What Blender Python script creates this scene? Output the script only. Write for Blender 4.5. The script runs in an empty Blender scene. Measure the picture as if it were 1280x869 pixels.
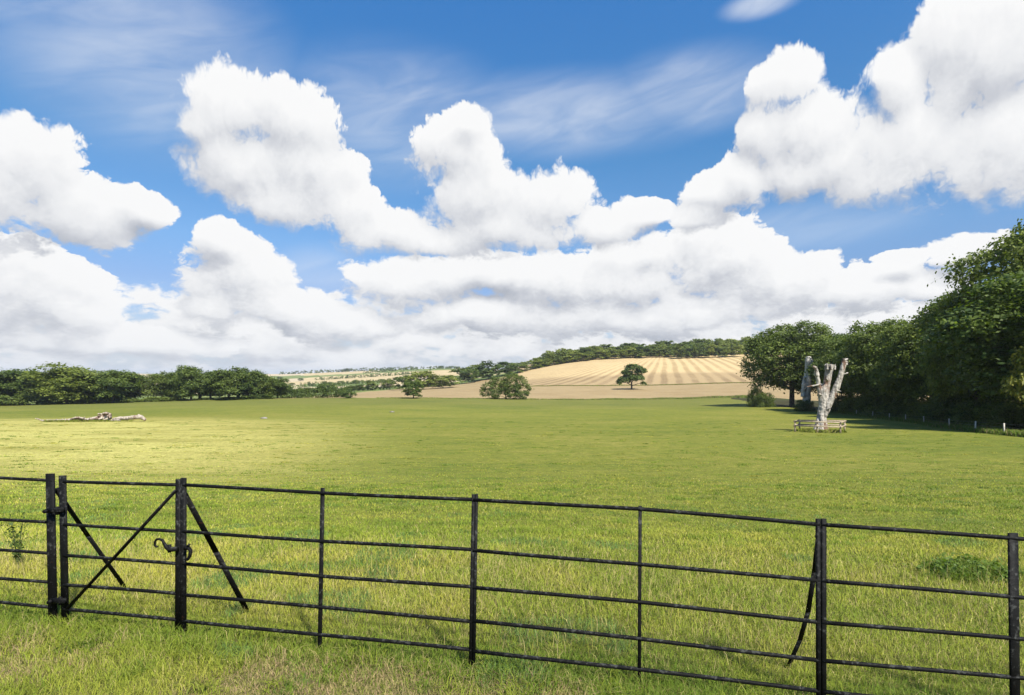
import bpy, bmesh, math, random
import numpy as np
from math import radians as R, pi, sin, cos, atan2, sqrt
from mathutils import Vector, Matrix

S = bpy.context.scene
COL = S.collection

# ------------------------------------------------------------------ camera
EYE, F, HOR = 1.74, 700.0, 470.0          # eye height, focal length and horizon row in photograph pixels
cam_d = bpy.data.cameras.new('camera')
cam_d.sensor_width = 36.0
cam_d.lens = 36.0 * F / 1280.0
cam_d.shift_y = (HOR - 434.5) / 1280.0
cam_d.clip_start, cam_d.clip_end = 0.05, 20000
cam = bpy.data.objects.new('camera', cam_d)
COL.objects.link(cam)
cam.location = (0, 0, EYE)
cam.rotation_euler = (R(90), 0, 0)
S.camera = cam

# ------------------------------------------------------------------ exposure
S.view_settings.view_transform = 'Standard'
S.view_settings.look = 'None'
S.view_settings.gamma = 1.0
S.view_settings.use_curve_mapping = False
S.view_settings.exposure = 0.95
EXPO = 2 ** 0.95

# ------------------------------------------------------------------ sun
SUN_AZ, SUN_EL = R(148), R(50)            # azimuth clockwise from +Y: behind the camera and to the right
sun_d = bpy.data.lights.new('sun', 'SUN')
sun_d.energy = 5.0
sun_d.angle = R(4.0)                      # veiled by thin cloud
sun_d.color = (1.0, 0.95, 0.86)
sun = bpy.data.objects.new('sun', sun_d)
COL.objects.link(sun)
sdir = Vector((sin(SUN_AZ) * cos(SUN_EL), cos(SUN_AZ) * cos(SUN_EL), sin(SUN_EL)))
sun.rotation_euler = sdir.to_track_quat('Z', 'Y').to_euler()
sun.location = sdir * 50

# ------------------------------------------------------------------ sky
class NT:
    """small helper to write node trees as expressions"""
    def __init__(s, nt): s.nt = nt
    def n(s, t, **kw):
        x = s.nt.nodes.new(t)
        for k, v in kw.items(): setattr(x, k, v)
        return x
    def put(s, sock, v):
        if isinstance(v, bpy.types.NodeSocket): s.nt.links.new(v, sock)
        elif v is not None: sock.default_value = v
    def m(s, op, a, b=None, c=None, clamp=False):
        x = s.n('ShaderNodeMath', operation=op, use_clamp=clamp)
        for i, v in enumerate((a, b, c)):
            if v is not None: s.put(x.inputs[i], v)
        return x.outputs[0]
    def v(s, op, a, b=None, c=None, out=0):
        x = s.n('ShaderNodeVectorMath', operation=op)
        for i, vv in enumerate((a, b, c)):
            if vv is not None: s.put(x.inputs[i], vv)
        return x.outputs[out]
    def xyz(s, x=0.0, y=0.0, z=0.0):
        k = s.n('ShaderNodeCombineXYZ')
        for i, v in enumerate((x, y, z)): s.put(k.inputs[i], v)
        return k.outputs[0]
    def sep(s, a):
        k = s.n('ShaderNodeSeparateXYZ'); s.put(k.inputs[0], a)
        return k.outputs
    def noise(s, vec, scale, detail=3.0, rough=0.5, lac=2.0, dist=0.0, out=0, dim='3D', norm=True):
        k = s.n('ShaderNodeTexNoise', noise_dimensions=dim)
        k.normalize = norm
        s.put(k.inputs['Vector'], vec)
        for nm, v in (('Scale', scale), ('Detail', detail), ('Roughness', rough), ('Lacunarity', lac), ('Distortion', dist)):
            s.put(k.inputs[nm], v)
        return k.outputs[out]
    def voro(s, vec, scale, detail=0.0, rough=0.5, feature='F1', dim='3D'):
        k = s.n('ShaderNodeTexVoronoi', voronoi_dimensions=dim, feature=feature)
        s.put(k.inputs['Vector'], vec)
        k.inputs['Scale'].default_value = scale
        k.inputs['Detail'].default_value = detail
        k.inputs['Roughness'].default_value = rough
        return k.outputs['Distance']
    def step(s, x, lo, hi, a=0.0, b=1.0, kind='SMOOTHSTEP'):
        k = s.n('ShaderNodeMapRange', interpolation_type=kind)
        for i, v in enumerate((x, lo, hi, a, b)): s.put(k.inputs[i], v)
        return k.outputs[0]
    def mix(s, f, a, b, blend='MIX'):
        k = s.n('ShaderNodeMix', data_type='RGBA', blend_type=blend)
        s.put(k.inputs[0], f)
        for i, v in ((6, a), (7, b)):
            if isinstance(v, tuple) and len(v) == 3: v = v + (1.0,)
            s.put(k.inputs[i], v)
        return k.outputs[2]

def ae(px, py):
    """azimuth and elevation of a photograph pixel"""
    x, z = (px - 640) / F, (HOR - py) / F
    return atan2(x, 1.0), atan2(z, sqrt(1 + x * x))

world = bpy.data.worlds.new('World')
S.world = world
world.use_nodes = True
world.cycles.sampling_method = 'MANUAL'
world.cycles.sample_map_resolution = 512
wt = world.node_tree
wt.nodes.clear()
W = NT(wt)
SKY_STRENGTH = 0.0522

# a cumulus = a group of soft ellipses in azimuth / elevation; (x, y, rx, ry) measured on the photograph
NEARER = [
    # big cumulus at far left
    (-20, 225, 120, 85), (50, 205, 75, 62), (110, 262, 80, 55), (172, 252, 44, 30), (-90, 230, 140, 110),
    # second cumulus
    (285, 135, 66, 55), (330, 128, 60, 50), (255, 150, 34, 34), (372, 150, 62, 55), (305, 200, 76, 60), (378, 215, 72, 62), (345, 250, 70, 38), (440, 262, 48, 40), (478, 288, 74, 36),
    # central tower
    (572, 185, 52, 50), (590, 150, 24, 22), (595, 240, 70, 62), (690, 252, 68, 50), (650, 288, 110, 36), (755, 280, 70, 32), (810, 268, 32, 16), (540, 298, 60, 28),
    # right cumulus
    (985, 105, 50, 50), (990, 150, 56, 50), (1015, 170, 85, 62), (960, 165, 34, 40), (1000, 210, 70, 36), (1130, 180, 110, 75), (1060, 205, 70, 50), (1230, 60, 115, 105), (1270, 180, 120, 80), (1112, 110, 44, 46), (1110, 222, 90, 32), (905, 240, 62, 36), (930, 218, 36, 34), (870, 275, 46, 22),
]
FARTHER = [
    # lower left
    (40, 365, 95, 55), (-60, 380, 120, 70), (110, 395, 50, 35),
    # small tower
    (280, 306, 42, 34), (300, 352, 68, 48), (340, 375, 60, 26), (360, 388, 70, 22), (270, 385, 42, 24),
    # lower bank
    (770, 352, 150, 46), (885, 322, 75, 44), (940, 326, 60, 38), (620, 340, 120, 22), (800, 318, 70, 24), (965, 356, 110, 42), (1070, 364, 95, 32), (1160, 354, 48, 26), (690, 350, 74, 36), (510, 362, 66, 36), (560, 350, 36, 26), (1205, 312, 60, 20), (1130, 322, 36, 11),
    (800, 395, 220, 28), (600, 394, 120, 24), (150, 425, 160, 22), (430, 405, 90, 24),
]

def cloud_group():
    g = bpy.data.node_groups.new('cumulus', 'ShaderNodeTree')
    g.interface.new_socket('P', in_out='INPUT', socket_type='NodeSocketVector')
    gi, go = g.nodes.new('NodeGroupInput'), g.nodes.new('NodeGroupOutput')
    N = NT(g)
    p = gi.outputs[0]
    # warp the outline at two scales
    w1 = N.v('SUBTRACT', N.noise(p, 9.0, 1.0, 0.5, out=1), (0.5, 0.5, 0.5))
    q = N.v('MULTIPLY_ADD', w1, (0.055, 0.045, 0.0), p)
    def union(lst, bias):
        acc = None
        for (x, y, rx, ry) in lst:
            a, e = ae(x, y)
            a2, e2 = ae(x + rx, y)
            a3, e3 = ae(x, y - ry)
            ra, re = abs(a2 - a) * 1.22, abs(e3 - e) * 1.22
            k = N.v('MULTIPLY_ADD', q, (1 / ra, 1 / re, 0), (-a / ra, -e / re, 0))
            l = N.v('DOT_PRODUCT', k, k, out=1)
            acc = l if acc is None else N.m('SMOOTH_MIN', acc, l, 0.45)
        return N.m('MAXIMUM', N.m('SUBTRACT', bias, acc), -2.0)
    fA, fB = union(NEARER, 1.27), union(FARTHER, 1.45)
    # the layer of small clouds near the horizon, and free clouds behind the camera
    x_, y_, z_ = N.sep(p)
    es = N.m('MULTIPLY', N.m('LOGARITHM', N.m('ADD', N.m('MAXIMUM', y_, -0.03), 0.10), 2.71828), 0.36)
    pd = N.xyz(x_, es, 0.0)
    low = N.noise(N.v('MULTIPLY', pd, (1.0, 0.9, 1.0)), 11.0, 3.0, 0.55)
    lowf = N.m('ADD', N.step(y_, 0.19, 0.075, -0.8, 0.95), N.m('MULTIPLY_ADD', low, 2.5, -0.85))
    side = N.step(N.m('ABSOLUTE', x_), 0.85, 1.05)
    back = N.noise(N.v('MULTIPLY', p, (1.0, 1.4, 1.0)), 3.2, 2.0, 0.5)
    backf = N.m('ADD', N.m('MULTIPLY_ADD', back, 3.0, -1.55), N.m('MULTIPLY_ADD', side, 2.0, -2.0))
    fA = N.m('MAXIMUM', fA, N.m('MAXIMUM', backf, -2.0))
    # cauliflower detail: rounded cells and fine fractal edges
    jit = N.v('SUBTRACT', N.noise(pd, 30.0, 3.0, 0.55, out=1), (0.5, 0.5, 0.5))
    vd = N.voro(N.v('MULTIPLY_ADD', jit, (0.045, 0.045, 0.0), pd), 14.0, 4.0, 0.66)
    fb = N.noise(pd, 22.0, 9.0, 0.62)
    d = N.m('ADD', N.m('MULTIPLY_ADD', vd, -0.60, 0.27), N.m('MULTIPLY_ADD', fb, 0.85, -0.425))
    for i, (nm, ff, k) in enumerate((('A', fA, 0.30), ('B', fB, 0.42), ('L', lowf, 0.6))):
        for j, (suf, kk) in enumerate((('', 1.0), ('smooth', k))):
            g.interface.new_socket(nm + suf, in_out='OUTPUT', socket_type='NodeSocketFloat')
            g.links.new(N.m('MULTIPLY_ADD', d, kk, ff), go.inputs[i * 2 + j])
    return g
CG = cloud_group()
tc = W.n('ShaderNodeTexCoord')
dx, dy, dz = W.sep(W.v('NORMALIZE', tc.outputs['Generated']))
az = W.m('ARCTAN2', dx, dy)
el = W.m('ARCSINE', dz)
P = W.xyz(az, el, 0.0)
def field(off):
    k = W.n('ShaderNodeGroup', node_tree=CG)
    W.put(k.inputs[0], W.v('ADD', P, off) if off else P)
    return k.outputs
o0 = field(None)
o1 = field((0.010, 0.030, 0.0))            # towards the light: up and to the right
soft = W.noise(P, 4.0, 2.0, 0.5)
K = 1.0 / (EXPO * SKY_STRENGTH)
def cloud_layer(i, lo, hi, gain, offs, soft_lo, soft_hi):
    """opacity and brightness of one layer of cloud: lit tops, greyer bases"""
    f0, s0, s1 = o0[i * 2], o0[i * 2 + 1], o1[i * 2 + 1]
    lit = W.m('SUBTRACT', s0, s1)
    wide = W.m('MULTIPLY', W.step(soft, 0.36, 0.66, soft_lo, soft_hi), W.step(lit, -0.5, 0.25, 2.6, 0.75))
    al = W.step(f0, -0.04, wide)
    sh = W.m('ADD', W.step(lit, lo, hi, kind='LINEAR'), W.m('MULTIPLY', W.step(s0, 0.15, 0.95), -0.08))
    sh = W.m('MULTIPLY_ADD', sh, gain, offs, clamp=True)
    ramp = W.n('ShaderNodeValToRGB')
    cr = ramp.color_ramp
    cr.elements[0].position, cr.elements[0].color = 0.0, (0.47, 0.50, 0.56, 1)
    cr.elements[1].position, cr.elements[1].color = 0.95, (1.0, 1.0, 1.0, 1)
    for pos, c in ((0.3, (0.64, 0.66, 0.71, 1)), (0.58, (0.86, 0.87, 0.89, 1))):
        e_ = cr.elements.new(pos); e_.color = c
    W.put(ramp.inputs[0], sh)
    c_ = W.v('SCALE', ramp.outputs[0]); c_.node.inputs['Scale'].default_value = K * 0.97
    return al, c_
nish = W.n('ShaderNodeTexSky', sky_type='NISHITA')
nish.sun_disc = False
nish.sun_elevation = SUN_EL
nish.sun_rotation = SUN_AZ
nish.air_density, nish.dust_density, nish.ozone_density = 1.0, 0.35, 1.6
tint = W.n('ShaderNodeValToRGB')
tr = tint.color_ramp
tr.elements[0].position, tr.elements[0].color = 0.0, (0.80, 0.85, 1.05, 1)
tr.elements[1].position, tr.elements[1].color = 0.60, (0.52, 1.33, 1.96, 1)
for pos, c in ((0.15, (0.85, 0.95, 1.22, 1)), (0.22, (0.88, 1.17, 1.43, 1)), (0.36, (0.65, 1.22, 1.55, 1))):
    e_ = tr.elements.new(pos); e_.color = c
W.put(tint.inputs[0], el)
blue = W.mix(1.0, nish.outputs[0], tint.outputs[0], 'MULTIPLY')
# cirrus veils
cn = W.noise(W.xyz(W.m('MULTIPLY_ADD', el, 0.9, az), W.m('MULTIPLY', W.m('MULTIPLY_ADD', az, -0.28, el), 5.0), 3.0), 5.0, 8.0, 0.55, dist=0.7)
cirrus = None
for (x, y, rx, ry, amt) in ((190, 70, 210, 170, 0.95), (500, 150, 170, 110, 0.85), (700, 145, 250, 66, 1.0), (860, 115, 150, 66, 1.0), (60, 20, 140, 60, 0.7), (400, 340, 70, 40, 0.7), (1000, 285, 200, 40, 0.55), (950, 5, 60, 22, 1.2)):
    a, e = ae(x, y)
    a2, _ = ae(x + rx, y); _, e3 = ae(x, y - ry)
    l = W.v('LENGTH', W.v('MULTIPLY_ADD', P, (1 / abs(a2 - a), 1 / abs(e3 - e), 0), (-a / abs(a2 - a), -e / abs(e3 - e), 0)), out=1)
    c_ = W.step(l, 1.1, 0.2, 0.0, amt)
    cirrus = c_ if cirrus is None else W.m('MAXIMUM', cirrus, c_)
ca = W.m('MULTIPLY', cirrus, W.step(cn, 0.22, 0.85, 0.35, 1.0))
ca = W.m('MULTIPLY', ca, 0.62)
base = W.mix(ca, blue, (0.80 * K, 0.85 * K, 0.93 * K))
hz = W.step(el, 0.16, 0.0, 0.0, 0.6)
base = W.mix(hz, base, (0.62 * K, 0.72 * K, 0.86 * K))
final = base
for args in ((2, -0.75, 0.45, 0.62, 0.31, 0.2, 0.5), (1, -0.62, 0.40, 0.95, 0.05, 0.12, 0.38), (0, -0.62, 0.34, 1.0, 0.0, 0.12, 0.42)):
    al, cc_ = cloud_layer(*args)
    final = W.mix(al, final, cc_)
bg = W.n('ShaderNodeBackground')
bg.inputs['Strength'].default_value = SKY_STRENGTH
W.put(bg.inputs['Color'], final)
wo = W.n('ShaderNodeOutputWorld')
wt.links.new(bg.outputs[0], wo.inputs[0])

# ------------------------------------------------------------------ helpers
rng = np.random.default_rng(11)

def tag(o, label=None, cat=None, group=None, kind=None):
    for k, v in (('label', label), ('category', cat), ('group', group), ('kind', kind)):
        if v: o[k] = v
    return o
def empty(name, loc, label, cat, group=None, rz=0.0):
    o = bpy.data.objects.new(name, None)
    o.empty_display_size = 0.2
    COL.objects.link(o)
    o.location = loc
    o.rotation_euler = (0, 0, rz)
    return tag(o, label, cat, group)
def mesh_obj(name, mesh, mats, parent=None):
    for m_ in (mats if isinstance(mats, (list, tuple)) else [mats]): mesh.materials.append(m_)
    o = bpy.data.objects.new(name, mesh)
    COL.objects.link(o)
    if parent: o.parent = parent
    return o
def quads_mesh(name, V, Fq, tri=None, smooth=False):
    """mesh from numpy vertices (n,3), quads (m,4) and optional triangles"""
    me = bpy.data.meshes.new(name)
    nq = 0 if Fq is None else len(Fq)
    nt = 0 if tri is None else len(tri)
    me.vertices.add(len(V))
    me.vertices.foreach_set('co', np.asarray(V, np.float32).ravel())
    loops = []
    if nq: loops.append(np.asarray(Fq, np.int32).ravel())
    if nt: loops.append(np.asarray(tri, np.int32).ravel())
    loops = np.concatenate(loops)
    me.loops.add(len(loops))
    me.loops.foreach_set('vertex_index', loops)
    me.polygons.add(nq + nt)
    st = np.concatenate([np.arange(nq) * 4, nq * 4 + np.arange(nt) * 3]).astype(np.int32)
    me.polygons.foreach_set('loop_start', st)
    if smooth: me.polygons.foreach_set('use_smooth', np.ones(nq + nt, bool))
    me.update(calc_edges=True)
    return me
def set_color(me, name, cols, domain='POINT'):
    a = me.attributes.new(name, 'FLOAT_COLOR', domain)
    c = np.ones((len(cols), 4), np.float32); c[:, :3] = cols
    a.data.foreach_set('color', c.ravel())

def hash2(ix, iy, seed):
    h = (ix.astype(np.int64) * 374761393 + iy.astype(np.int64) * 668265263 + seed * 1274126177) & 0xffffffff
    h = ((h ^ (h >> 13)) * 1274126177) & 0xffffffff
    return ((h ^ (h >> 16)) & 0xffff) / 65535.0
def vnoise(x, y, scale, seed=0, octaves=3):
    """value noise in 0..1 on arrays"""
    tot, amp, norm = 0.0, 1.0, 0.0
    for o in range(octaves):
        sx, sy = x * scale + 37.7 * o, y * scale - 11.3 * o
        ix, iy = np.floor(sx), np.floor(sy)
        fx, fy = sx - ix, sy - iy
        fx, fy = fx * fx * (3 - 2 * fx), fy * fy * (3 - 2 * fy)
        a, b = hash2(ix, iy, seed + o), hash2(ix + 1, iy, seed + o)
        c, d = hash2(ix, iy + 1, seed + o), hash2(ix + 1, iy + 1, seed + o)
        tot = tot + amp * (a * (1 - fx) * (1 - fy) + b * fx * (1 - fy) + c * (1 - fx) * fy + d * fx * fy)
        norm += amp
        amp *= 0.5; scale *= 2.03
    return tot / norm

# ------------------------------------------------------------------ the lie of the land
# height profiles along bearings (photograph column): (distance, photograph row of the ground there)
NEAR = [(10, 634), (25, 583), (55, 540), (85, 526), (115, 517)]
PROF = {
    -500: NEAR + [(215, 509), (400, 503), (800, 497), (1600, 480), (3200, 466), (9000, 470)],
    0:    NEAR + [(215, 508), (400, 503), (800, 497), (1600, 480), (3200, 466), (9000, 470)],
    340:  NEAR + [(240, 498), (320, 496.5), (450, 493), (900, 484), (1500, 475), (2200, 468.5), (3200, 468.3), (9000, 470)],
    500:  NEAR + [(240, 497.5), (320, 493), (450, 487.5), (700, 481), (1100, 473), (1600, 464.5), (2200, 462), (9000, 469)],
    570:  NEAR + [(240, 498), (300, 493), (400, 486), (600, 479), (900, 471), (1300, 464), (1800, 459), (9000, 469)],
    640:  NEAR + [(240, 499), (300, 491.5), (380, 483.5), (480, 474), (600, 464), (800, 463), (1200, 463), (9000, 469)],
    720:  NEAR + [(240, 499.5), (300, 491), (370, 483), (460, 467), (560, 451.5), (700, 443), (1000, 441), (9000, 469)],
    800:  NEAR + [(240, 499.5), (300, 490.5), (370, 482.5), (460, 464), (560, 448.5), (700, 441), (1000, 439), (9000, 469)],
    860:  NEAR + [(235, 499), (300, 490), (370, 481), (460, 462), (560, 448), (700, 439), (1000, 437), (9000, 469)],
    940:  NEAR + [(215, 497), (280, 489), (370, 478.5), (460, 460), (560, 444), (640, 438), (1000, 432), (9000, 469)],
    1050: NEAR + [(215, 501), (300, 489), (370, 478), (460, 460), (560, 444), (640, 438), (1000, 432), (9000, 469)],
    1280: NEAR + [(215, 505), (400, 489), (600, 475), (1000, 466), (9000, 469)],
    1800: NEAR + [(215, 505), (400, 489), (600, 475), (1000, 466), (9000, 469)],
}
def _pchip(x, y):
    h = np.diff(x); d = np.diff(y) / h
    m = np.zeros_like(y)
    for i in range(1, len(x) - 1):
        if d[i - 1] * d[i] > 0:
            w1, w2 = 2 * h[i] + h[i - 1], h[i] + 2 * h[i - 1]
            m[i] = (w1 + w2) / (w1 / d[i - 1] + w2 / d[i])
    m[0], m[-1] = d[0], d[-1]
    return m
def _peval(x, y, m, q):
    q = np.clip(q, x[0], x[-1])
    i = np.clip(np.searchsorted(x, q) - 1, 0, len(x) - 2)
    h = x[i + 1] - x[i]; t = (q - x[i]) / h
    return ((1 + 2 * t) * (1 - t) ** 2 * y[i] + t * (1 - t) ** 2 * h * m[i] + t * t * (3 - 2 * t) * y[i + 1] + t * t * (t - 1) * h * m[i + 1])
_LD = np.linspace(math.log(2.0), math.log(9000.0), 420)
_UX = np.array(sorted(PROF))
_TAB = []
for k in _UX:
    pts = PROF[int(k)]
    D_ = np.array([2.0, 3.0, 4.0, 5.2] + [p[0] for p in pts], float)
    Z_ = np.array([0.0, 0.0, 0.0, -0.06] + [EYE + (HOR - p[1]) / F * p[0] for p in pts], float)
    lx = np.log(D_)
    _TAB.append(_peval(lx, Z_, _pchip(lx, Z_), _LD))
_TAB = np.array(_TAB)
_UU = (_UX - 640) / F
# resample the bearings smoothly
_UF = np.linspace(_UU[0], _UU[-1], 300)
_TABF = np.stack([np.interp(_UF, _UU, _TAB[:, j]) for j in range(_TAB.shape[1])], 1)
_k = np.exp(-0.5 * (np.arange(-9, 10) / 4.0) ** 2); _k /= _k.sum()
_TABF = np.apply_along_axis(lambda c: np.convolve(np.pad(c, 9, mode='edge'), _k, 'valid'), 0, _TABF)
def ground(x, y):
    x, y = np.asarray(x, float), np.asarray(y, float)
    D = np.maximum(y, 2.0)
    u = np.clip(x / D, _UF[0], _UF[-1] - 1e-6)
    iu = np.clip((u - _UF[0]) / (_UF[1] - _UF[0]), 0, len(_UF) - 1.001)
    il = np.clip((np.log(D) - _LD[0]) / (_LD[1] - _LD[0]), 0, len(_LD) - 1.001)
    a, b = iu.astype(int), il.astype(int)
    fa, fb = iu - a, il - b
    z = (_TABF[a, b] * (1 - fa) * (1 - fb) + _TABF[a + 1, b] * fa * (1 - fb) + _TABF[a, b + 1] * (1 - fa) * fb + _TABF[a + 1, b + 1] * fa * fb)
    # the verge in front of the fence falls gently to the right, and the turf is a little uneven
    fall = np.clip((x - 0.9) / 1.9, 0, 3.0)
    z = z - 0.11 * np.minimum(fall, 1.3) * np.clip(1 - (D - 3) / 12, 0, 1)
    amp = np.clip(D / 30, 0.25, 3.0)
    z = z + (vnoise(x, y, 0.9, 5, 2) - 0.5) * 0.05 + (vnoise(x, y, 0.07, 9, 2) - 0.5) * 0.16 * amp
    return z
def at(px, D):
    """the point of the ground in the direction of a photograph column, D metres ahead"""
    x = (px - 640) / F * D
    return Vector((x, D, float(ground(x, D))))
def pt(px, py, D):
    return Vector(((px - 640) / F * D, D, EYE + (HOR - py) / F * D))

# ------------------------------------------------------------------ materials of the land
def new_mat(name):
    m = bpy.data.materials.new(name)
    m.use_nodes = True
    m.node_tree.nodes.clear()
    return m, NT(m.node_tree)
def finish(N, color, rough=0.9, bump=None, bump_dist=0.02, bump_strength=0.5, spec=0.2, extra=None):
    b = N.n('ShaderNodeBsdfPrincipled')
    N.put(b.inputs['Base Color'], color if not isinstance(color, tuple) or len(color) == 4 else color + (1.0,))
    N.put(b.inputs['Roughness'], rough)
    N.put(b.inputs['Specular IOR Level'], spec)
    if bump is not None:
        k = N.n('ShaderNodeBump')
        k.inputs['Strength'].default_value = bump_strength
        k.inputs['Distance'].default_value = bump_dist
        N.put(k.inputs['Height'], bump)
        N.nt.links.new(k.outputs[0], b.inputs['Normal'])
    o = N.n('ShaderNodeOutputMaterial')
    N.nt.links.new(b.outputs[0], o.inputs[0])
    return b
def wpos(N): return N.n('ShaderNodeNewGeometry').outputs['Position']

def mat_pasture():
    m, N = new_mat('pasture_turf')
    p = wpos(N)
    big = N.noise(p, 0.035, 3.0, 0.55)
    mid = N.noise(N.v('MULTIPLY', p, (0.35, 1.0, 1.0)), 0.22, 4.0, 0.6)
    mott = N.noise(N.v('MULTIPLY', p, (0.85, 1.0, 1.0)), 0.9, 5.0, 0.68)
    tuft = N.noise(p, 1.3, 4.0, 0.65)
    fine = N.noise(p, 14.0, 4.0, 0.65)
    lush, mid_g, dry = (0.098, 0.135, 0.017), (0.182, 0.194, 0.027), (0.290, 0.252, 0.056)
    t = N.m('ADD', N.m('MULTIPLY', big, 0.9), N.m('MULTIPLY', mid, 0.7))
    t = N.m('ADD', t, N.m('MULTIPLY_ADD', tuft, 0.55, -1.07))
    t = N.m('ADD', t, N.m('MULTIPLY_ADD', mott, 1.0, -0.46))
    px, py, pz = N.sep(p)
    # sunlit patch on the left-hand slope, painted in as paler, yellower turf
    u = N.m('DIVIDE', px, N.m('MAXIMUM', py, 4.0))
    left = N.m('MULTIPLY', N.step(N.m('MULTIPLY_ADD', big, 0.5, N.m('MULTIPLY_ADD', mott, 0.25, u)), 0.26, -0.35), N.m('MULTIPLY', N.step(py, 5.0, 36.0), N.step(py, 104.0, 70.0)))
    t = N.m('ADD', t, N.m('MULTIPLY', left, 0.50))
    col = N.mix(N.step(t, -0.30, 0.06), lush, mid_g)
    col = N.mix(N.step(t, 0.0, 0.42), col, dry)
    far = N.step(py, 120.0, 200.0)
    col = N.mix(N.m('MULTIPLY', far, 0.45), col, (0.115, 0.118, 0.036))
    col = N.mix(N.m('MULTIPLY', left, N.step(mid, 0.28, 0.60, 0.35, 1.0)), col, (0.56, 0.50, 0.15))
    med = N.noise(p, 4.5, 3.0, 0.65)
    col = N.mix(N.step(med, 0.36, 0.66, 0.0, 0.55), col, (0.085, 0.100, 0.016))
    col = N.mix(N.step(fine, 0.36, 0.66, 0.0, 0.38), col, (0.085, 0.080, 0.020))
    col = N.mix(N.step(py, 9.0, 4.0, 0.0, 0.6), col, (0.085, 0.075, 0.030))
    b = N.m('ADD', N.m('MULTIPLY', tuft, 1.0), N.m('MULTIPLY', fine, 0.3))
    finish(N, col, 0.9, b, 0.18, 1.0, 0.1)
    return m
def mat_stubble(name, light, dark, rows=None):
    m, N = new_mat(name)
    p = wpos(N)
    n1 = N.noise(p, 0.06, 4.0, 0.6)
    n2 = N.noise(p, 0.9, 3.0, 0.6)
    t = N.m('MULTIPLY_ADD', n2, 0.5, N.m('MULTIPLY', n1, 0.7))
    col = N.mix(N.step(t, 0.35, 0.85), dark, light)
    finish(N, col, 0.95, n2, 0.1, 0.5, 0.05)
    return m
def mat_striped():
    """combined hillside: broad alternating swaths running up the slope, fanning with the curve of the hill"""
    m, N = new_mat('swathed_straw')
    p = wpos(N)
    px, py, pz = N.sep(p)
    wob = N.noise(p, 0.012, 2.0, 0.5)
    # swaths climb the slope, drawing together towards the brow on the left flank
    X = N.m('SUBTRACT', px, N.m('MULTIPLY', py, 0.2715))
    aL = N.m('MULTIPLY', X, N.m('DIVIDE', 300.0, N.m('MAXIMUM', N.m('SUBTRACT', 670.0, py), 30.0)))
    aR = N.m('MULTIPLY', X, N.m('DIVIDE', 530.0, N.m('MAXIMUM', N.m('SUBTRACT', 900.0, py), 30.0)))
    a = N.m('ADD', N.m('MINIMUM', aL, 0.0), N.m('MAXIMUM', aR, 0.0))
    s = N.m('SINE', N.m('MULTIPLY_ADD', wob, 3.5, N.m('MULTIPLY', a, 2 * pi / 11.5)))
    fade = N.noise(p, 0.02, 3.0, 0.6)
    low = N.step(N.m('MULTIPLY_ADD', wob, 60.0, py), 486.0, 458.0)                 # cloud shadow low on the slope, painted as browner straw
    ragged = N.noise(N.v('MULTIPLY', p, (1.0, 0.15, 0.5)), 0.30, 4.0, 0.65)
    w = N.m('MULTIPLY', N.step(N.m('MULTIPLY_ADD', ragged, 1.6, N.m('ADD', s, -0.8)), -0.6, 0.8), N.step(fade, 0.28, 0.60, 0.25, 1.0))
    fine = N.m('SINE', N.m('MULTIPLY', a, 2 * pi / 2.3))
    light = N.mix(low, (0.46, 0.345, 0.180), (0.31, 0.228, 0.122))
    dark = N.mix(low, (0.32, 0.230, 0.115), (0.20, 0.142, 0.076))
    col = N.mix(w, light, dark)
    col = N.mix(N.m('MULTIPLY', N.step(fine, 0.2, 0.9), 0.15), col, (0.30, 0.20, 0.09))
    sp = N.noise(p, 0.5, 4.0, 0.65)
    col = N.mix(N.step(sp, 0.4, 0.75, 0.0, 0.3), col, (0.28, 0.19, 0.08))
    finish(N, col, 0.95, sp, 0.1, 0.4, 0.05)
    return m
def mat_plain(name, c1, c2, scale=0.1):
    m, N = new_mat(name)
    p = wpos(N)
    n = N.noise(p, scale, 5.0, 0.62)
    finish(N, N.mix(N.step(n, 0.35, 0.65), c1, c2), 0.95, n, 0.2, 0.5, 0.05)
    return m
M = {}
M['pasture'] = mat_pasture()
M['stubble'] = mat_stubble('stubble_straw', (0.300, 0.225, 0.118), (0.235, 0.168, 0.084))
M['striped'] = mat_striped()
M['woodfloor'] = mat_plain('woodland_litter', (0.035, 0.030, 0.015), (0.050, 0.055, 0.020))
M['farm_green'] = mat_plain('grazed_green', (0.10, 0.14, 0.04), (0.17, 0.19, 0.06), 0.02)
M['farm_tan'] = mat_plain('ripe_corn', (0.36, 0.28, 0.15), (0.43, 0.34, 0.19), 0.02)
M['farm_pink'] = mat_plain('pale_stubble', (0.44, 0.36, 0.25), (0.38, 0.30, 0.18), 0.02)

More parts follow.
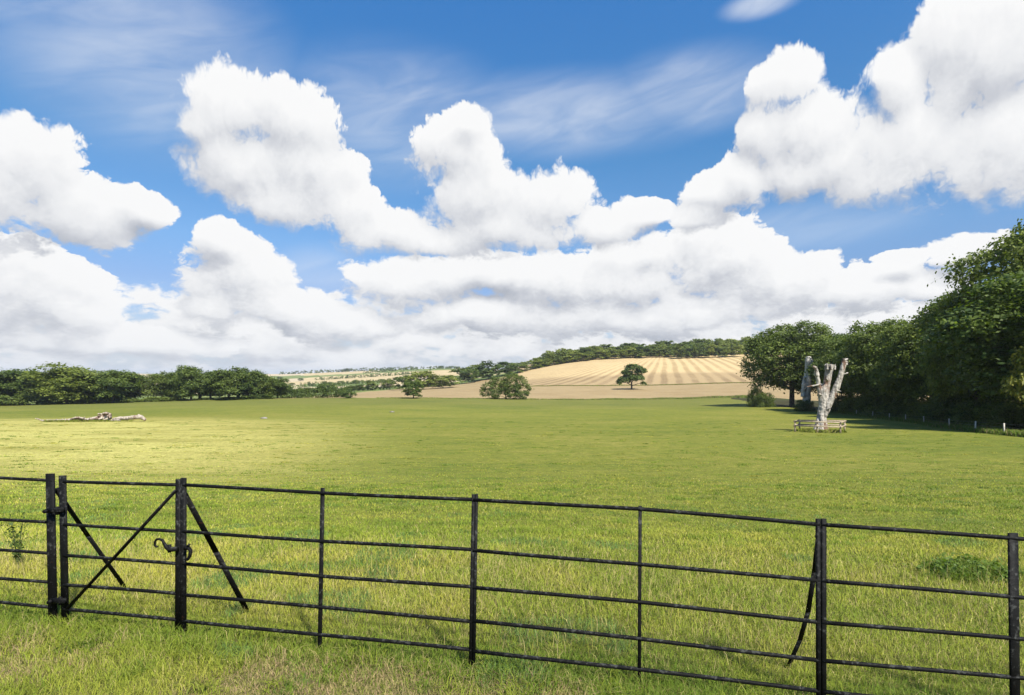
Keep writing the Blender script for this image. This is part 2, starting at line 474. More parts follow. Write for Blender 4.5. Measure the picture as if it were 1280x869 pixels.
# ------------------------------------------------------------------ the ground, one sheet cut along its field edges
def edge_D(px):      # far edge of the pasture
    return np.interp(px, [-600, 0, 150, 340, 640, 800, 880, 940, 1000, 2000], [222, 222, 230, 240, 240, 240, 236, 222, 205, 205])
def build_ground():
    th = np.concatenate([np.linspace(-180, -56, 40)[:-1], np.linspace(-56, -44, 30)[:-1], np.linspace(-44, 44, 861), np.linspace(44, 56, 30)[1:], np.linspace(56, 180, 40)[1:]])
    rr = np.concatenate([[0.6], np.geomspace(1.0, 60, 120), np.geomspace(60, 200, 60)[1:], np.linspace(200, 700, 230)[1:], np.geomspace(700, 9500, 80)[1:]])
    T, RR = np.meshgrid(R(1) * th, rr, indexing='ij')
    X, Y = np.sin(T) * RR, np.cos(T) * RR
    Z = ground(X, Y)
    n, k = T.shape
    V = np.stack([X, Y, Z], -1).reshape(-1, 3)
    i, j = np.meshgrid(np.arange(n - 1), np.arange(k - 1), indexing='ij')
    a = (i * k + j).ravel()
    Q = np.stack([a + k, a + k + 1, a + 1, a], 1)[:, ::-1]
    c = V[Q].mean(1)
    D = c[:, 1]
    px = 640 + F * c[:, 0] / np.maximum(D, 1.0)
    front = D > 20
    py = HOR - (c[:, 2] - EYE) / np.maximum(D, 1.0) * F
    z = np.zeros(len(Q), int)                                                  # 0 pasture
    E = edge_D(px)
    out = front & (D > E)
    z[out] = 1                                                                 # 1 stubble
    # the striped hillside above its bottom boundary
    hb = np.interp(px, [600, 640, 660, 800, 940, 1100], [430, 395, 378, 372, 372, 372])
    z[out & (px > 648) & (D > hb) & (D < 720)] = 2
    # distant farmland to the left of the hill
    far = out & (px < 648) & (D > np.interp(px, [-600, 340, 440, 500, 570, 648], [240, 240, 400, 480, 520, 520]))
    z[far] = 4
    zz = vnoise(c[:, 0], c[:, 1] * 0.6, 0.0042, 3, 1)
    strip = np.floor(np.log(np.maximum(D, 100)) * 5.2 + px / 260.0 + 1.2 * np.floor(px / 95.0)).astype(int)
    hsh = hash2(strip, np.floor(px / 95.0), 4)
    z[far & (hsh > 0.35)] = 5
    z[far & (hsh > 0.66)] = 6
    z[far & (D > 1000) & (hsh <= 0.35) & (D < 1500)] = 5
    z[far & (D < 590)] = 4
    # woodland floor right of the wire fence
    fx = np.interp(D, [0, 40, 52, 117, 150, 215, 330], [42, 43, 47.2, 71, 72, 84, 130])
    z[front & (c[:, 0] > fx) & (D < E + 4)] = 3
    names = [('pasture', 'pasture'), ('stubble_field', 'stubble'), ('harvested_hillside', 'striped'), ('woodland_ground', 'woodfloor'), ('farmland', 'farm_green'), ('corn_fields', 'farm_tan'), ('pale_fields', 'farm_pink')]
    for zi, (nm, mk) in enumerate(names):
        q = Q[z == zi]
        used, inv = np.unique(q.ravel(), return_inverse=True)
        me = quads_mesh(nm, V[used], inv.reshape(-1, 4), smooth=True)
        o = mesh_obj(nm, me, M[mk])
        tag(o, kind='structure')
build_ground()

# ------------------------------------------------------------------ vegetation
def mat_leaf(name, dark, light, warm):
    m, N = new_mat(name)
    a = N.n('ShaderNodeAttribute', attribute_name='tint')
    tone = N.n('ShaderNodeAttribute', attribute_name='tone', attribute_type='OBJECT')
    r, g, b = N.sep(a.outputs['Vector'])
    col = N.mix(r, dark, light)
    col = N.mix(N.m('MULTIPLY', tone.outputs['Fac'], N.m('MULTIPLY_ADD', r, 0.5, 0.5)), col, warm)
    bs = N.n('ShaderNodeBsdfPrincipled')
    N.put(bs.inputs['Base Color'], col)
    bs.inputs['Roughness'].default_value = 0.55
    bs.inputs['Specular IOR Level'].default_value = 0.25
    tr = N.n('ShaderNodeBsdfTranslucent')
    N.put(tr.inputs['Color'], N.mix(1.0, col, (1.25, 1.35, 0.55), 'MULTIPLY'))
    mx = N.n('ShaderNodeMixShader'); mx.inputs[0].default_value = 0.38
    N.nt.links.new(bs.outputs[0], mx.inputs[1]); N.nt.links.new(tr.outputs[0], mx.inputs[2])
    o = N.n('ShaderNodeOutputMaterial'); N.nt.links.new(mx.outputs[0], o.inputs[0])
    return m
def mat_bark():
    m, N = new_mat('bark')
    p = N.n('ShaderNodeTexCoord').outputs['Object']
    n = N.noise(N.v('MULTIPLY', p, (3.0, 3.0, 0.6)), 3.0, 5.0, 0.65)
    finish(N, N.mix(N.step(n, 0.35, 0.65), (0.045, 0.036, 0.026), (0.13, 0.11, 0.085)), 0.9, n, 0.05, 0.8, 0.1)
    return m
M['leaf'] = mat_leaf('leaf_green', (0.038, 0.066, 0.014), (0.135, 0.180, 0.036), (0.240, 0.265, 0.050))
M['leaf_yellow'] = mat_leaf('leaf_turning', (0.10, 0.13, 0.02), (0.30, 0.28, 0.05), (0.36, 0.31, 0.06))
M['bark'] = mat_bark()

def tube(pts, rad, k=7, cap=True):
    """closed tapered tube along a polyline: vertices and quads / tris"""
    pts = [np.array(p, float) for p in pts]
    V, Q, T = [], [], []
    up = np.array([0.13, 0.21, 0.97])
    prev = None
    for i, p in enumerate(pts):
        t = pts[min(i + 1, len(pts) - 1)] - pts[max(i - 1, 0)]
        t = t / (np.linalg.norm(t) + 1e-9)
        if prev is None:
            ref = np.array([1.0, 0.0, 0.0]) if abs(t[0]) < 0.8 else np.array([0.0, 1.0, 0.0])
            n = np.cross(t, ref)
        else:
            n = prev - t * np.dot(prev, t)
        n /= np.linalg.norm(n) + 1e-9
        prev = n
        b = np.cross(t, n)
        for j in range(k):
            a = 2 * pi * j / k
            V.append(p + rad[i] * (n * cos(a) + b * sin(a)))
    for i in range(len(pts) - 1):
        for j in range(k):
            j2 = (j + 1) % k
            Q.append((i * k + j, i * k + j2, (i + 1) * k + j2, (i + 1) * k + j))
    if cap:
        V.append(pts[0]); V.append(pts[-1])
        c0, c1 = len(V) - 2, len(V) - 1
        base = (len(pts) - 1) * k
        for j in range(k):
            j2 = (j + 1) % k
            T.append((c0, j2, j)); T.append((c1, base + j, base + j2))
    return np.array(V), Q, T
class MB:
    """collects tubes, bars and boxes into one mesh"""
    def __init__(s): s.V, s.Q, s.T, s.n = [], [], [], 0
    def add(s, V, Q, T=()):
        s.V.append(np.asarray(V, float))
        s.Q += [tuple(i + s.n for i in q) for q in Q]
        s.T += [tuple(i + s.n for i in t) for t in T]
        s.n += len(V)
        return s
    def tube(s, pts, rad, k=8):
        if not hasattr(rad, '__len__'): rad = [rad] * len(pts)
        return s.add(*tube(pts, rad, k))
    def bar(s, p, q, w, d, side=(1, 0, 0), ch=0.0):
        """rectangular bar from p to q: width w along side, depth d across it, chamfered long edges"""
        p, q = np.array(p, float), np.array(q, float)
        t = (q - p) / np.linalg.norm(q - p)
        u = np.array(side, float); u -= t * np.dot(u, t); u /= np.linalg.norm(u)
        v = np.cross(t, u)
        c = ch or min(w, d) * 0.15
        w, d = w / 2, d / 2
        prof = [(-w + c, -d), (w - c, -d), (w, -d + c), (w, d - c), (w - c, d), (-w + c, d), (-w, d - c), (-w, -d + c)]
        V = [p + u * a + v * b for a, b in prof] + [q + u * a + v * b for a, b in prof]
        V += [p, q]
        Q = [(i, (i + 1) % 8, 8 + (i + 1) % 8, 8 + i) for i in range(8)]
        T = [(16, (i + 1) % 8, i) for i in range(8)] + [(17, 8 + i, 8 + (i + 1) % 8) for i in range(8)]
        return s.add(V, Q, T)
    def build(s, name, mat, parent=None, smooth=False, origin=None):
        V = np.concatenate(s.V)
        if origin is not None: V = V - np.array(origin, float)
        me = quads_mesh(name, V, s.Q, s.T if s.T else None, smooth)
        return mesh_obj(name, me, mat, parent)

def leaf_mesh(name, C, Nrm, size, tint, r):
    """folded rhombic leaves (a spray of leaves at a distance) at points C facing Nrm"""
    n = len(C)
    ref = r.normal(size=(n, 3))
    t = np.cross(Nrm, ref); t /= np.linalg.norm(t, axis=1)[:, None] + 1e-9
    b = np.cross(Nrm, t)
    s = (size * np.exp(np.clip(r.normal(-0.06, 0.30, n), -0.8, 0.42)))[:, None]
    ll, ww = s * r.uniform(0.8, 1.2, n)[:, None], s * r.uniform(0.5, 0.85, n)[:, None]
    fold = s * r.uniform(-0.25, 0.1, n)[:, None]
    P0, P2 = C - t * ll, C + t * ll + Nrm * fold
    P1, P3 = C + b * ww + Nrm * fold, C - b * ww + Nrm * fold
    V = np.stack([P0, P1, P2, P3], 1).reshape(-1, 3)
    Q = np.arange(n * 4).reshape(n, 4)
    me = quads_mesh(name, V, Q)
    tv = np.repeat(np.clip(tint, 0, 1), 4)
    set_color(me, 'tint', np.stack([tv, tv, tv], 1))
    return me
def crown(name, lobes, n, leaf, seed, clump=0.9, flat=0.55, up=0.35, inner=0.18, low=-0.55):
    """leaf sprays gathered in clumps over the outside of a set of ellipsoidal lobes"""
    r = np.random.default_rng(seed)
    L = np.array(lobes, float)
    area = (L[:, 3] * L[:, 4] + L[:, 3] * L[:, 5] + L[:, 4] * L[:, 5])
    per = 26
    K = max(8, int(n / per))
    li = r.choice(len(L), K * 3, p=area / area.sum())
    d = r.normal(size=(K * 3, 3)); d /= np.linalg.norm(d, axis=1)[:, None]
    keep = d[:, 2] > low + 0.35 * r.normal(size=len(d)) * 0.5
    li, d = li[keep], d[keep]
    cc = L[li, :3] + d * L[li, 3:] * r.uniform(0.74, 1.03, len(li))[:, None]
    # drop the clumps buried in other lobes
    q = (((cc[:, None, :] - L[None, :, :3]) / L[None, :, 3:]) ** 2).sum(2)
    q[np.arange(len(li)), li] = 9
    ok = (q.min(1) > 0.62) | (r.random(len(li)) < inner)
    li, d, cc = li[ok][:K], d[ok][:K], cc[ok][:K]
    K = len(cc)
    cr = clump * r.uniform(0.6, 1.4, K)
    ctint = np.clip(r.normal(0.45, 0.30, K), 0, 1)
    cnt = np.maximum(3, (per * cr / cr.mean() * n / (K * per)).astype(int))
    ci = np.repeat(np.arange(K), cnt)
    off = r.normal(size=(len(ci), 3)) * np.array([0.5, 0.5, 0.5 * flat])
    # droop: sprays bow down away from the crown's middle
    C = cc[ci] + off * cr[ci][:, None] * 1.1
    C[:, 2] -= 0.25 * (off[:, :2] ** 2).sum(1) * cr[ci]
    Nn = d[ci] * 0.6 + np.array([0, 0, up + 0.35]) + r.normal(size=(len(ci), 3)) * 0.55
    Nn /= np.linalg.norm(Nn, axis=1)[:, None]
    tint = ctint[ci] + r.normal(0, 0.14, len(ci))
    return leaf_mesh(name, C, Nn, leaf, tint, r)
def round_lobes(H, Wd, seed, n=16, base=0.22, squash=1.0):
    """lobes that build up a broad uneven crown between base*H and H"""
    r = np.random.default_rng(seed)
    zc, rz = H * (1 + base) / 2, H * (1 - base) / 2
    out = [(0, 0, zc, Wd * 0.62, Wd * 0.62, rz * 0.70)]
    for i in range(n):
        a = i * 2.399 + r.normal(0, 0.35)
        h = (i + 0.5) / n * 1.7 - 0.78
        rr = math.sqrt(max(0.05, 1 - min(1, abs(h)) ** 2.2))
        s = r.uniform(0.27, 0.42) * Wd
        k = r.uniform(0.62, 0.80)
        out.append((cos(a) * rr * Wd * k, sin(a) * rr * Wd * k, zc + h * rz * 0.78, s * 1.08, s * 1.08, s * r.uniform(0.62, 0.85) * squash))
    return out
def trunk_mb(H, lobes, r0, seed, limbs=7, fork=0.3):
    r = np.random.default_rng(seed)
    mb = MB()
    top = (r.normal(0, 0.2), r.normal(0, 0.2), H * 0.72)
    pts = [(0, 0, -0.6), (0, 0, 0.0), (0.05, 0.03, 0.6), (top[0] * 0.3, top[1] * 0.3, H * fork), (top[0] * 0.7, top[1] * 0.7, H * 0.5), top]
    mb.tube(pts, [r0 * 1.7, r0 * 1.45, r0 * 1.05, r0 * 0.85, r0 * 0.5, r0 * 0.15], 9)
    L = [l for l in lobes]
    r.shuffle(L)
    for l in L[:limbs]:
        z0 = r.uniform(fork * 0.8, 0.5) * H
        s = np.array([top[0] * 0.4, top[1] * 0.4, min(z0, l[2] - 0.1 * H)])
        e = np.array(l[:3])
        mid = s * 0.5 + e * 0.5 + np.array([0, 0, 0.04 * H])
        mb.tube([s, mid, e], [r0 * 0.42, r0 * 0.28, r0 * 0.08], 6)
    return mb

PROTO = {}
def proto_tree(key, H, Wd, n, leaf, seed, lobes=None, clump=1.1, r0=0.4, base=0.22, flat=0.55, nl=16, one_mesh=False, limbs=7, inner=0.18, low=-0.55):
    lobes = lobes or round_lobes(H, Wd, seed, nl, base)
    cm = crown('crown', lobes, n, leaf, seed + 1, clump, flat, inner=inner, low=low)
    tm = trunk_mb(H, lobes, r0, seed + 2, limbs)
    PROTO[key] = (H, Wd, cm, tm, one_mesh)
    return key
def plant_tree(key, loc, height, half, label, cat='tree', name='tree', group=None, tone=0.0, rz=0.0, mat='leaf'):
    """a tree or bush of a kind, scaled to its height and half-width"""
    H, Wd, cm, tm, one = PROTO[key]
    sx, sz = half / Wd, height / H
    loc = Vector(loc)
    if one:
        o = bpy.data.objects.new(name, cm)
        if not cm.materials: cm.materials.append(M[mat])
        COL.objects.link(o)
        o.location, o.rotation_euler, o.scale = loc, (0, 0, rz), (sx, sx, sz)
        o['tone'] = tone
        return tag(o, label, cat, group)
    root = empty(name, loc, label, cat, group, rz)
    for nm, me, mt in (('crown', cm, mat), ('trunk', tm, 'bark')):
        if isinstance(me, MB):
            if (key, nm) not in _BUILT:
                V = np.concatenate(me.V)
                _BUILT[(key, nm)] = quads_mesh(nm, V, me.Q, me.T, True)
            me = _BUILT[(key, nm)]
        if not me.materials: me.materials.append(M[mt])
        c = bpy.data.objects.new(nm, me)
        COL.objects.link(c)
        c.parent = root
        c.scale = (sx, sx, sz)
        c['tone'] = tone
    return root
_BUILT = {}

# --- kinds
for i in range(4):
    proto_tree('field%d' % i, 15.0, 5.6, 10500, 0.27, 100 + 7 * i, clump=1.25, r0=0.38, base=-0.02, nl=11, low=-0.7)
for i in range(3):
    proto_tree('near%d' % i, 18.0, 7.5, 42000, 0.19, 200 + 7 * i, clump=1.0, r0=0.45, base=0.08, nl=30, flat=0.42, limbs=12)
for i in range(4):
    proto_tree('wood%d' % i, 17.0, 6.0, 2700, 0.50, 300 + 7 * i, clump=1.25, r0=0.35, base=-0.05, nl=13, one_mesh=True, low=-0.8)
for i in range(3):
    proto_tree('bush%d' % i, 3.0, 2.4, 3000, 0.16, 400 + 7 * i, clump=0.5, r0=0.08, base=-0.25, nl=12, one_mesh=True)
proto_tree('bushnear', 3.0, 2.6, 12000, 0.085, 450, clump=0.40, r0=0.08, base=-0.3, nl=16, one_mesh=True)

def rows_h(px, D, top):
    """height of something standing at px, D whose top is at photograph row top"""
    g = at(px, D)
    return g, EYE + (HOR - top) / F * D - g.z

# --- treeline beyond the pasture at the left
LEFT = [(-28, 457, 40, 228, 0.1), (14, 459, 30, 226, 0.0), (48, 464, 24, 232, 0.2), (82, 454, 34, 222, 0.6), (112, 463, 20, 232, 0.25), (142, 461, 24, 226, 0.1),
        (160, 464, 22, 236, 0.05), (203, 465, 18, 238, 0.3), (222, 463, 16, 240, 0.05), (239, 455, 18, 230, 0.1), (263, 464, 16, 234, 0.0), (286, 459, 20, 232, 0.15),
        (310, 460, 17, 238, 0.0), (329, 467, 15, 242, 0.3), (347, 474, 13, 244, 0.1)]
LNAME = ['broad green tree cut by the left photo edge, starting the far left treeline',
         'dark green tree beside the broad one at the left edge, in the far left treeline',
         'mid green tree left of the brightest tree in the far left treeline',
         'brightest, yellowest green tree of the far left treeline',
         'olive green tree just right of the brightest tree in the far left treeline',
         'dark rounded tree in the far left treeline, second tree left of its gap',
         'dark green tree just left of the gap in the far left treeline',
         'pale thin tree just right of the gap in the far left treeline',
         'dark tree between the pale thin and the tall round tree, far left treeline',
         'tall dark round-headed tree right of the gap in the far left treeline',
         'narrow dark tree right of the tall round-headed one in the left treeline',
         'dense dark tree fourth from the right end of the left treeline',
         'open-topped dark tree third from the right end of the left treeline',
         'lighter green tree second from the right end of the left treeline',
         'small tree that ends the left treeline beside the hedge']
for i, (px, top, hw, D, tone) in enumerate(LEFT):
    g, h = rows_h(px, D, top - 3)
    plant_tree('field%d' % (i % 4), g, h, hw * 1.14 * D / F, LNAME[i], group='trees along the far left edge of the pasture', tone=tone, rz=i * 1.9)
for i, (px, top, hw, D) in enumerate([(30, 463, 30, 246), (100, 465, 26, 246), (148, 468, 24, 250), (214, 471, 18, 250), (250, 466, 26, 248), (298, 464, 26, 250), (338, 472, 22, 254), (-60, 460, 34, 240), (65, 463, 26, 250)]):
    g, h = rows_h(px, D, top)
    plant_tree('field%d' % ((i + 2) % 4), g, h, hw * D / F, 'dark tree half hidden in the second row of the far left treeline', group='second row of the left treeline', tone=0.0, rz=i * 2.3 + 1)
FRONTB = [(5, 492, 20, 0.1), (44, 486, 17, 0.25), (70, 496, 14, 0.2), (97, 494, 13, 0.5), (116, 496, 14, 0.65), (134, 497, 9, 0.9), (150, 494, 10, 0.1), (168, 498, 12, 0.3), (195, 496, 13, 0.45), (216, 495, 11, 0.45), (232, 499, 10, 0.2), (262, 497, 15, 0.1), (290, 496, 16, 0.0), (322, 493, 16, 0.0), (-20, 494, 18, 0.1)]
for i, (px, top, hw, tone) in enumerate(FRONTB):
    D = float(edge_D(px)) - 2
    g, h = rows_h(px, D, top)
    lb = {1: 'tall olive bush, biggest of the bushes at the foot of the far left treeline', 5: 'small pale yellow-green bush at the foot of the left treeline, above the fallen trunk'}.get(i, 'low green bush at the foot of the far left treeline')
    plant_tree('bush%d' % (i % 3), g, h, hw * 1.15 * D / F, lb, 'bush', 'bush', 'bushes at the foot of the left treeline', tone, i * 1.3)

# --- hedges in the middle distance: long masses of leaves
def hedge(name, pts, h, w, n, leaf, label, tone=0.0, seed=1):
    r = np.random.default_rng(seed)
    P = [np.array(at(px, D)) for px, D in pts]
    lob = []
    for a, b in zip(P[:-1], P[1:]):
        L = np.linalg.norm(b - a)
        k = max(2, int(L / (h * 0.9)))
        for t in (np.arange(k) + 0.5) / k:
            c = a * (1 - t) + b * t
            hh = h * r.uniform(0.75, 1.35)
            lob.append((c[0], c[1], float(ground(c[0], c[1])) + hh * 0.42, max(w, h * 0.62) * r.uniform(0.8, 1.2), w * r.uniform(0.8, 1.2), hh * 0.60))
    me = crown(name, lob, n, leaf, seed, clump=h * 0.28, flat=0.8, low=-0.9)
    o = mesh_obj(name, me, M['leaf'])
    c = at(*pts[0])
    o['tone'] = tone
    return tag(o, label, 'hedge')
hedge('hedge', [(352, 243), (395, 246), (432, 250)], 4.2, 1.8, 9000, 0.26, 'dark boundary hedge running right from the end of the left treeline', 0.0, 5)
hedge('hedge', [(445, 470), (520, 480), (560, 500)], 3.0, 2.0, 5000, 0.4, 'dark field hedge below the bright trees in the middle distance', 0.15, 6)
hedge('hedge', [(365, 470), (410, 465), (445, 470)], 6.0, 3.0, 3500, 0.55, 'rough dark hedge behind the boundary hedge, left of the field trees', 0.1, 7)
hedge('hedge', [(395, 1250), (470, 1280), (540, 1320)], 6.0, 5.0, 7000, 0.8, 'thin dark hedge between the pale fields far away', 0.2, 8)
hedge('hedge', [(350, 2080), (400, 2080), (450, 2050), (520, 2100)], 9.0, 8.0, 7000, 1.5, 'hedge and trees along the crest of the distant pale hill', 0.1, 9)
hedge('hedge', [(372, 830), (430, 850), (500, 850)], 5.0, 3.5, 7000, 0.6, 'second dark hedge crossing the distant fields', 0.3, 10)
hedge('hedge', [(455, 1650), (520, 1700), (575, 1650)], 7.0, 6.0, 5000, 1.1, 'thin hedge high on the distant pale hill', 0.3, 12)

# --- trees of the middle distance
MID = [(408, 475, 9, 430, 0.15, 'small dark tree standing in the rough hedge behind the boundary hedge'), (380, 484, 8, 440, 0.2, 'low green tree near the left end of the rough hedge'),
       (438, 481, 7, 450, 0.2, 'low rounded tree left of the paler hedgerow tree in the middle distance'), (449, 479, 8, 455, 0.1, 'dark rounded hedgerow tree in the middle distance'),
       (463, 474, 7, 470, 0.55, 'paler slim hedgerow tree in the middle distance'), (485, 473, 8, 470, 0.4, 'hedgerow tree left of the bright group in the middle distance'),
       (504, 467, 12, 440, 0.05, 'dark tree at the left end of the bright group in the middle distance'), (526, 460, 17, 430, 0.95, 'tallest, brightest yellow-green tree of the middle distance group'),
       (544, 466, 12, 425, 0.85, 'bright green tree in the middle of the bright group'), (560, 467, 11, 430, 0.75, 'bright green tree at the right end of the bright group'),
       (580, 457, 15, 500, 0.05, 'dark broad tree at the left end of the hill wood'), (593, 452, 11, 540, 0.5, 'green tree second from the left end of the hill wood'),
       (608, 449, 16, 520, 0.0, 'broad dark tree third from the left end of the hill wood'), (630, 450, 14, 540, 0.0, 'dark tree behind the spreading bush at the pasture edge'),
       (648, 452, 12, 545, 0.5, 'pale green tree behind the right side of the spreading bush'), (663, 449, 13, 560, 0.65, 'pale green tree at the upper left corner of the striped field')]
for i, (px, top, hw, D, tone, lb) in enumerate(MID):
    g, h = rows_h(px, D, top)
    plant_tree('wood%d' % (i % 4), g, h, hw * 1.1 * D / F, lb, group='trees in the middle distance', tone=tone, rz=i * 1.7)
for i, (px, D, h, hw, tone) in enumerate([(356, 700, 5, 4, .3), (365, 900, 6, 5, .3), (376, 1240, 7, 7, .2), (425, 900, 6, 5, .4), (445, 880, 7, 6, .5), (478, 880, 6, 6, .5), (350, 1500, 8, 8, .2), (428, 2060, 11, 12, 0), (436, 2070, 13, 13, 0), (487, 2100, 11, 14, .1), (552, 1800, 10, 9, 0), (563, 1790, 9, 8, 0), (572, 1500, 8, 6, .2), (355, 470, 5, 4, .2)]):
    plant_tree('wood%d' % (i % 4), at(px, D), h, hw, 'small far tree among the hedges of the distant pale fields', group='far trees among the distant fields', tone=tone, rz=i * 1.1)

# the wood along the crest of the striped hill
r_ = np.random.default_rng(77)
wood = []
for px in np.arange(672, 1010, 6.3):
    top = float(np.interp(px, [660, 680, 700, 740, 780, 840, 870, 930, 970], [451, 443, 437, 434, 431, 428, 426, 422, 421]))
    D0 = float(np.interp(px, [660, 700, 760, 840, 960], [560, 566, 578, 576, 585]))
    wood.append((px + r_.uniform(-2, 2), D0 + r_.uniform(-4, 6), top + 3 + r_.uniform(-4, 3), r_.uniform(6, 11)))
    wood.append((px + r_.uniform(-3, 3), D0 + 22 + r_.uniform(-5, 5), top - 2 + r_.uniform(-3, 3.0), r_.uniform(7, 12)))
for px in np.arange(846, 928, 7.5):
    wood.append((px + r_.uniform(-2, 2), 553 + r_.uniform(-3, 3), 430 + r_.uniform(-4, 3), r_.uniform(6, 10)))
for i, (px, D, top, hw) in enumerate(wood):
    g, h = rows_h(px, D, top)
    tone = float(np.clip(r_.normal(0.62, 0.42), 0.0, 1))
    if h < 6: h = 6.0
    plant_tree('wood%d' % (i % 4), g, h, hw * D / F, 'green tree packed into the wood along the crest of the striped hill', group='wood along the crest of the hill', tone=tone, rz=i * 2.1)

# --- the lone oak on the stubble
oak = [(1.2, 0, 12.4, 4.8, 4.2, 2.6), (5.4, 0.5, 11.0, 3.4, 3.2, 2.2), (-3.0, -0.3, 10.0, 2.8, 2.8, 1.9), (-4.5, 0.4, 5.6, 4.0, 3.6, 2.4), (2.2, -0.8, 6.6, 4.4, 3.8, 2.4), (-6.8, 0, 4.2, 2.0, 2.0, 1.4), (7.0, 0, 3.6, 1.5, 1.5, 1.1), (4.8, 0.6, 7.2, 2.6, 2.6, 1.9), (-1.2, 1.2, 8.0, 3.0, 3.0, 2.0)]
proto_tree('oak', 15.0, 8.5, 12000, 0.34, 500, lobes=oak, clump=0.9, r0=0.5, limbs=9, low=-0.4)
g = at(789.5, 330)
plant_tree('oak', g, 15.2, 8.5, 'lone dark spreading oak standing in the stubble field', name='oak_tree', tone=0.0)
# spreading multi-stemmed tree at the pasture edge
thorn = [(-5.5, -1, 1.8, 2.2, 2.2, 1.4), (3.5, -1.5, 1.8, 3.0, 2.2, 1.6), (7, -1, 2.0, 2.6, 2.2, 1.6), (-7.0, 0, 4.6, 3.2, 3.0, 2.8), (-3.4, 1, 6.9, 3.2, 3.2, 2.9), (-4.6, -1, 3.4, 3.0, 2.6, 2.6), (2.2, 0, 7.4, 3.8, 3.4, 4.2), (5.8, -0.5, 7.2, 3.2, 3.2, 2.8), (7.6, 0.4, 4.2, 2.8, 2.6, 3.2), (3.4, -1, 3.8, 3.4, 3.0, 3.0), (-9.0, 0, 3.0, 1.8, 1.8, 1.8), (0, 0.5, 4.6, 3.0, 3.0, 3.4)]
proto_tree('thorn', 11.5, 10.5, 14000, 0.24, 510, lobes=thorn, clump=0.9, r0=0.22, limbs=9, low=-0.95)
g, h = rows_h(632, 238, 465)
plant_tree('thorn', g, h, 10.6, 'spreading round-topped tree at the far pasture edge, before the stubble field', name='tree', tone=0.15)
for px, top, hw, D, lb in ((516.5, 474, 13, 236, 'dark oval tree standing alone at the pasture edge, left of the spreading tree'), (435, 487, 8.5, 237, 'small dark round bush at the pasture edge by the hedge end')):
    g, h = rows_h(px, D, top)
    k = proto_tree('dark%d' % px, 8.0 if hw > 9 else 4.0, 3.7 if hw > 9 else 2.8, 5200 if hw > 9 else 2600, 0.2, 520 + int(px), clump=0.6, r0=0.2, base=-0.05, nl=14)
    plant_tree(k, g, h, hw * D / F, lb, 'tree' if hw > 9 else 'bush', 'tree' if hw > 9 else 'bush', tone=0.0)

# --- the wood edge at the right
big = round_lobes(20, 9.5, 901, 34, 0.06, 0.7)
proto_tree('big', 20.0, 9.5, 60000, 0.19, 902, lobes=big, clump=1.15, r0=0.55, flat=0.34, limbs=16)
RIGHT = [('big', 1332, 258, 112, 64, 0.42, 'tallest tree of the right-hand wood, cut by the right edge of the photo'),
         ('near1', 1222, 352, 56, 72, 0.5, 'bright-leaved tree just left of the tallest tree in the right-hand wood'),
         ('near2', 1165, 388, 58, 88, 0.28, 'dense dark tree just right of the open-topped tree in the right wood'),
         ('near0', 1108, 394, 50, 104, 0.22, 'open-topped tree in the middle of the right-hand wood'),
         ('near2', 1062, 414, 42, 120, 0.15, 'lower dark tree just right of the two dead trunks'),
         ('near1', 990, 399, 50, 150, 0.25, 'big round-headed tree that ends the right-hand wood beside the stubble field'),
         ('near0', 1030, 412, 40, 146, 0.0, 'dark tree behind the grey dead trunk'),
         ('near0', 1190, 400, 70, 96, 0.0, 'dark tree behind the bright-leaved tree, in the back of the right wood'),
         ('near1', 1330, 330, 110, 54, 0.0, 'dark tree beyond the right edge of the photo with branches hanging into view'),
         ('near2', 1250, 350, 90, 84, 0.0, 'dark tree behind the tallest tree, in the back of the right wood'),
         ('near1', 1130, 410, 60, 124, 0.0, 'dark tree behind the open-topped tree, in the back of the right wood')]
for i, (k, px, top, hw, D, tone, lb) in enumerate(RIGHT):
    g, h = rows_h(px, D, top)
    plant_tree(k, g, h, hw * D / F, lb, group='trees of the right-hand wood', tone=tone, rz=i * 1.37 + 0.4)
UNDER = [(944, 482, 9, 146), (957, 490, 11, 143), (1005, 499, 11, 124), (1075, 492, 22, 112), (1098, 490, 24, 104), (1135, 500, 26, 92), (1165, 496, 30, 84), (1195, 500, 34, 75), (1232, 500, 38, 67), (1268, 505, 40, 60), (1300, 500, 44, 56), (1050, 492, 22, 122), (1120, 480, 30, 100), (1215, 480, 40, 74), (1260, 470, 40, 68)]
for i, (px, top, hw, D) in enumerate(UNDER):
    g, h = rows_h(px, D + 2.0, top)
    lb = 'dark leafy bush under the trees behind the wire fence' if i > 2 else ['rounded bush on the left flank of the round-headed tree', 'low bush at the left foot of the round-headed tree', 'small dark bush at the foot of the grey dead trunk'][i]
    plant_tree('bushnear', g, h, hw * (D + 2) / F, lb, 'bush', 'bush', 'bushes under the right-hand wood', 0.1 if i % 3 else 0.3, i * 2.2)
yl = [(0, 0, 3.4, 1.7, 1.6, 1.1), (-1.2, 0.2, 2.5, 1.2, 1.2, 0.9), (1.0, 0, 2.2, 1.4, 1.3, 1.0), (0.3, -0.2, 4.4, 1.1, 1.1, 0.8)]
proto_tree('maple', 5.2, 2.6, 5200, 0.12, 930, lobes=yl, clump=0.5, r0=0.10, flat=0.5, limbs=4)
g = at(1300, 50)
plant_tree('maple', (g.x, g.y, g.z), 9.2, 2.6, 'yellowing young tree at the right edge of the photo, in front of the tallest tree', name='tree', tone=0.3, mat='leaf_yellow')

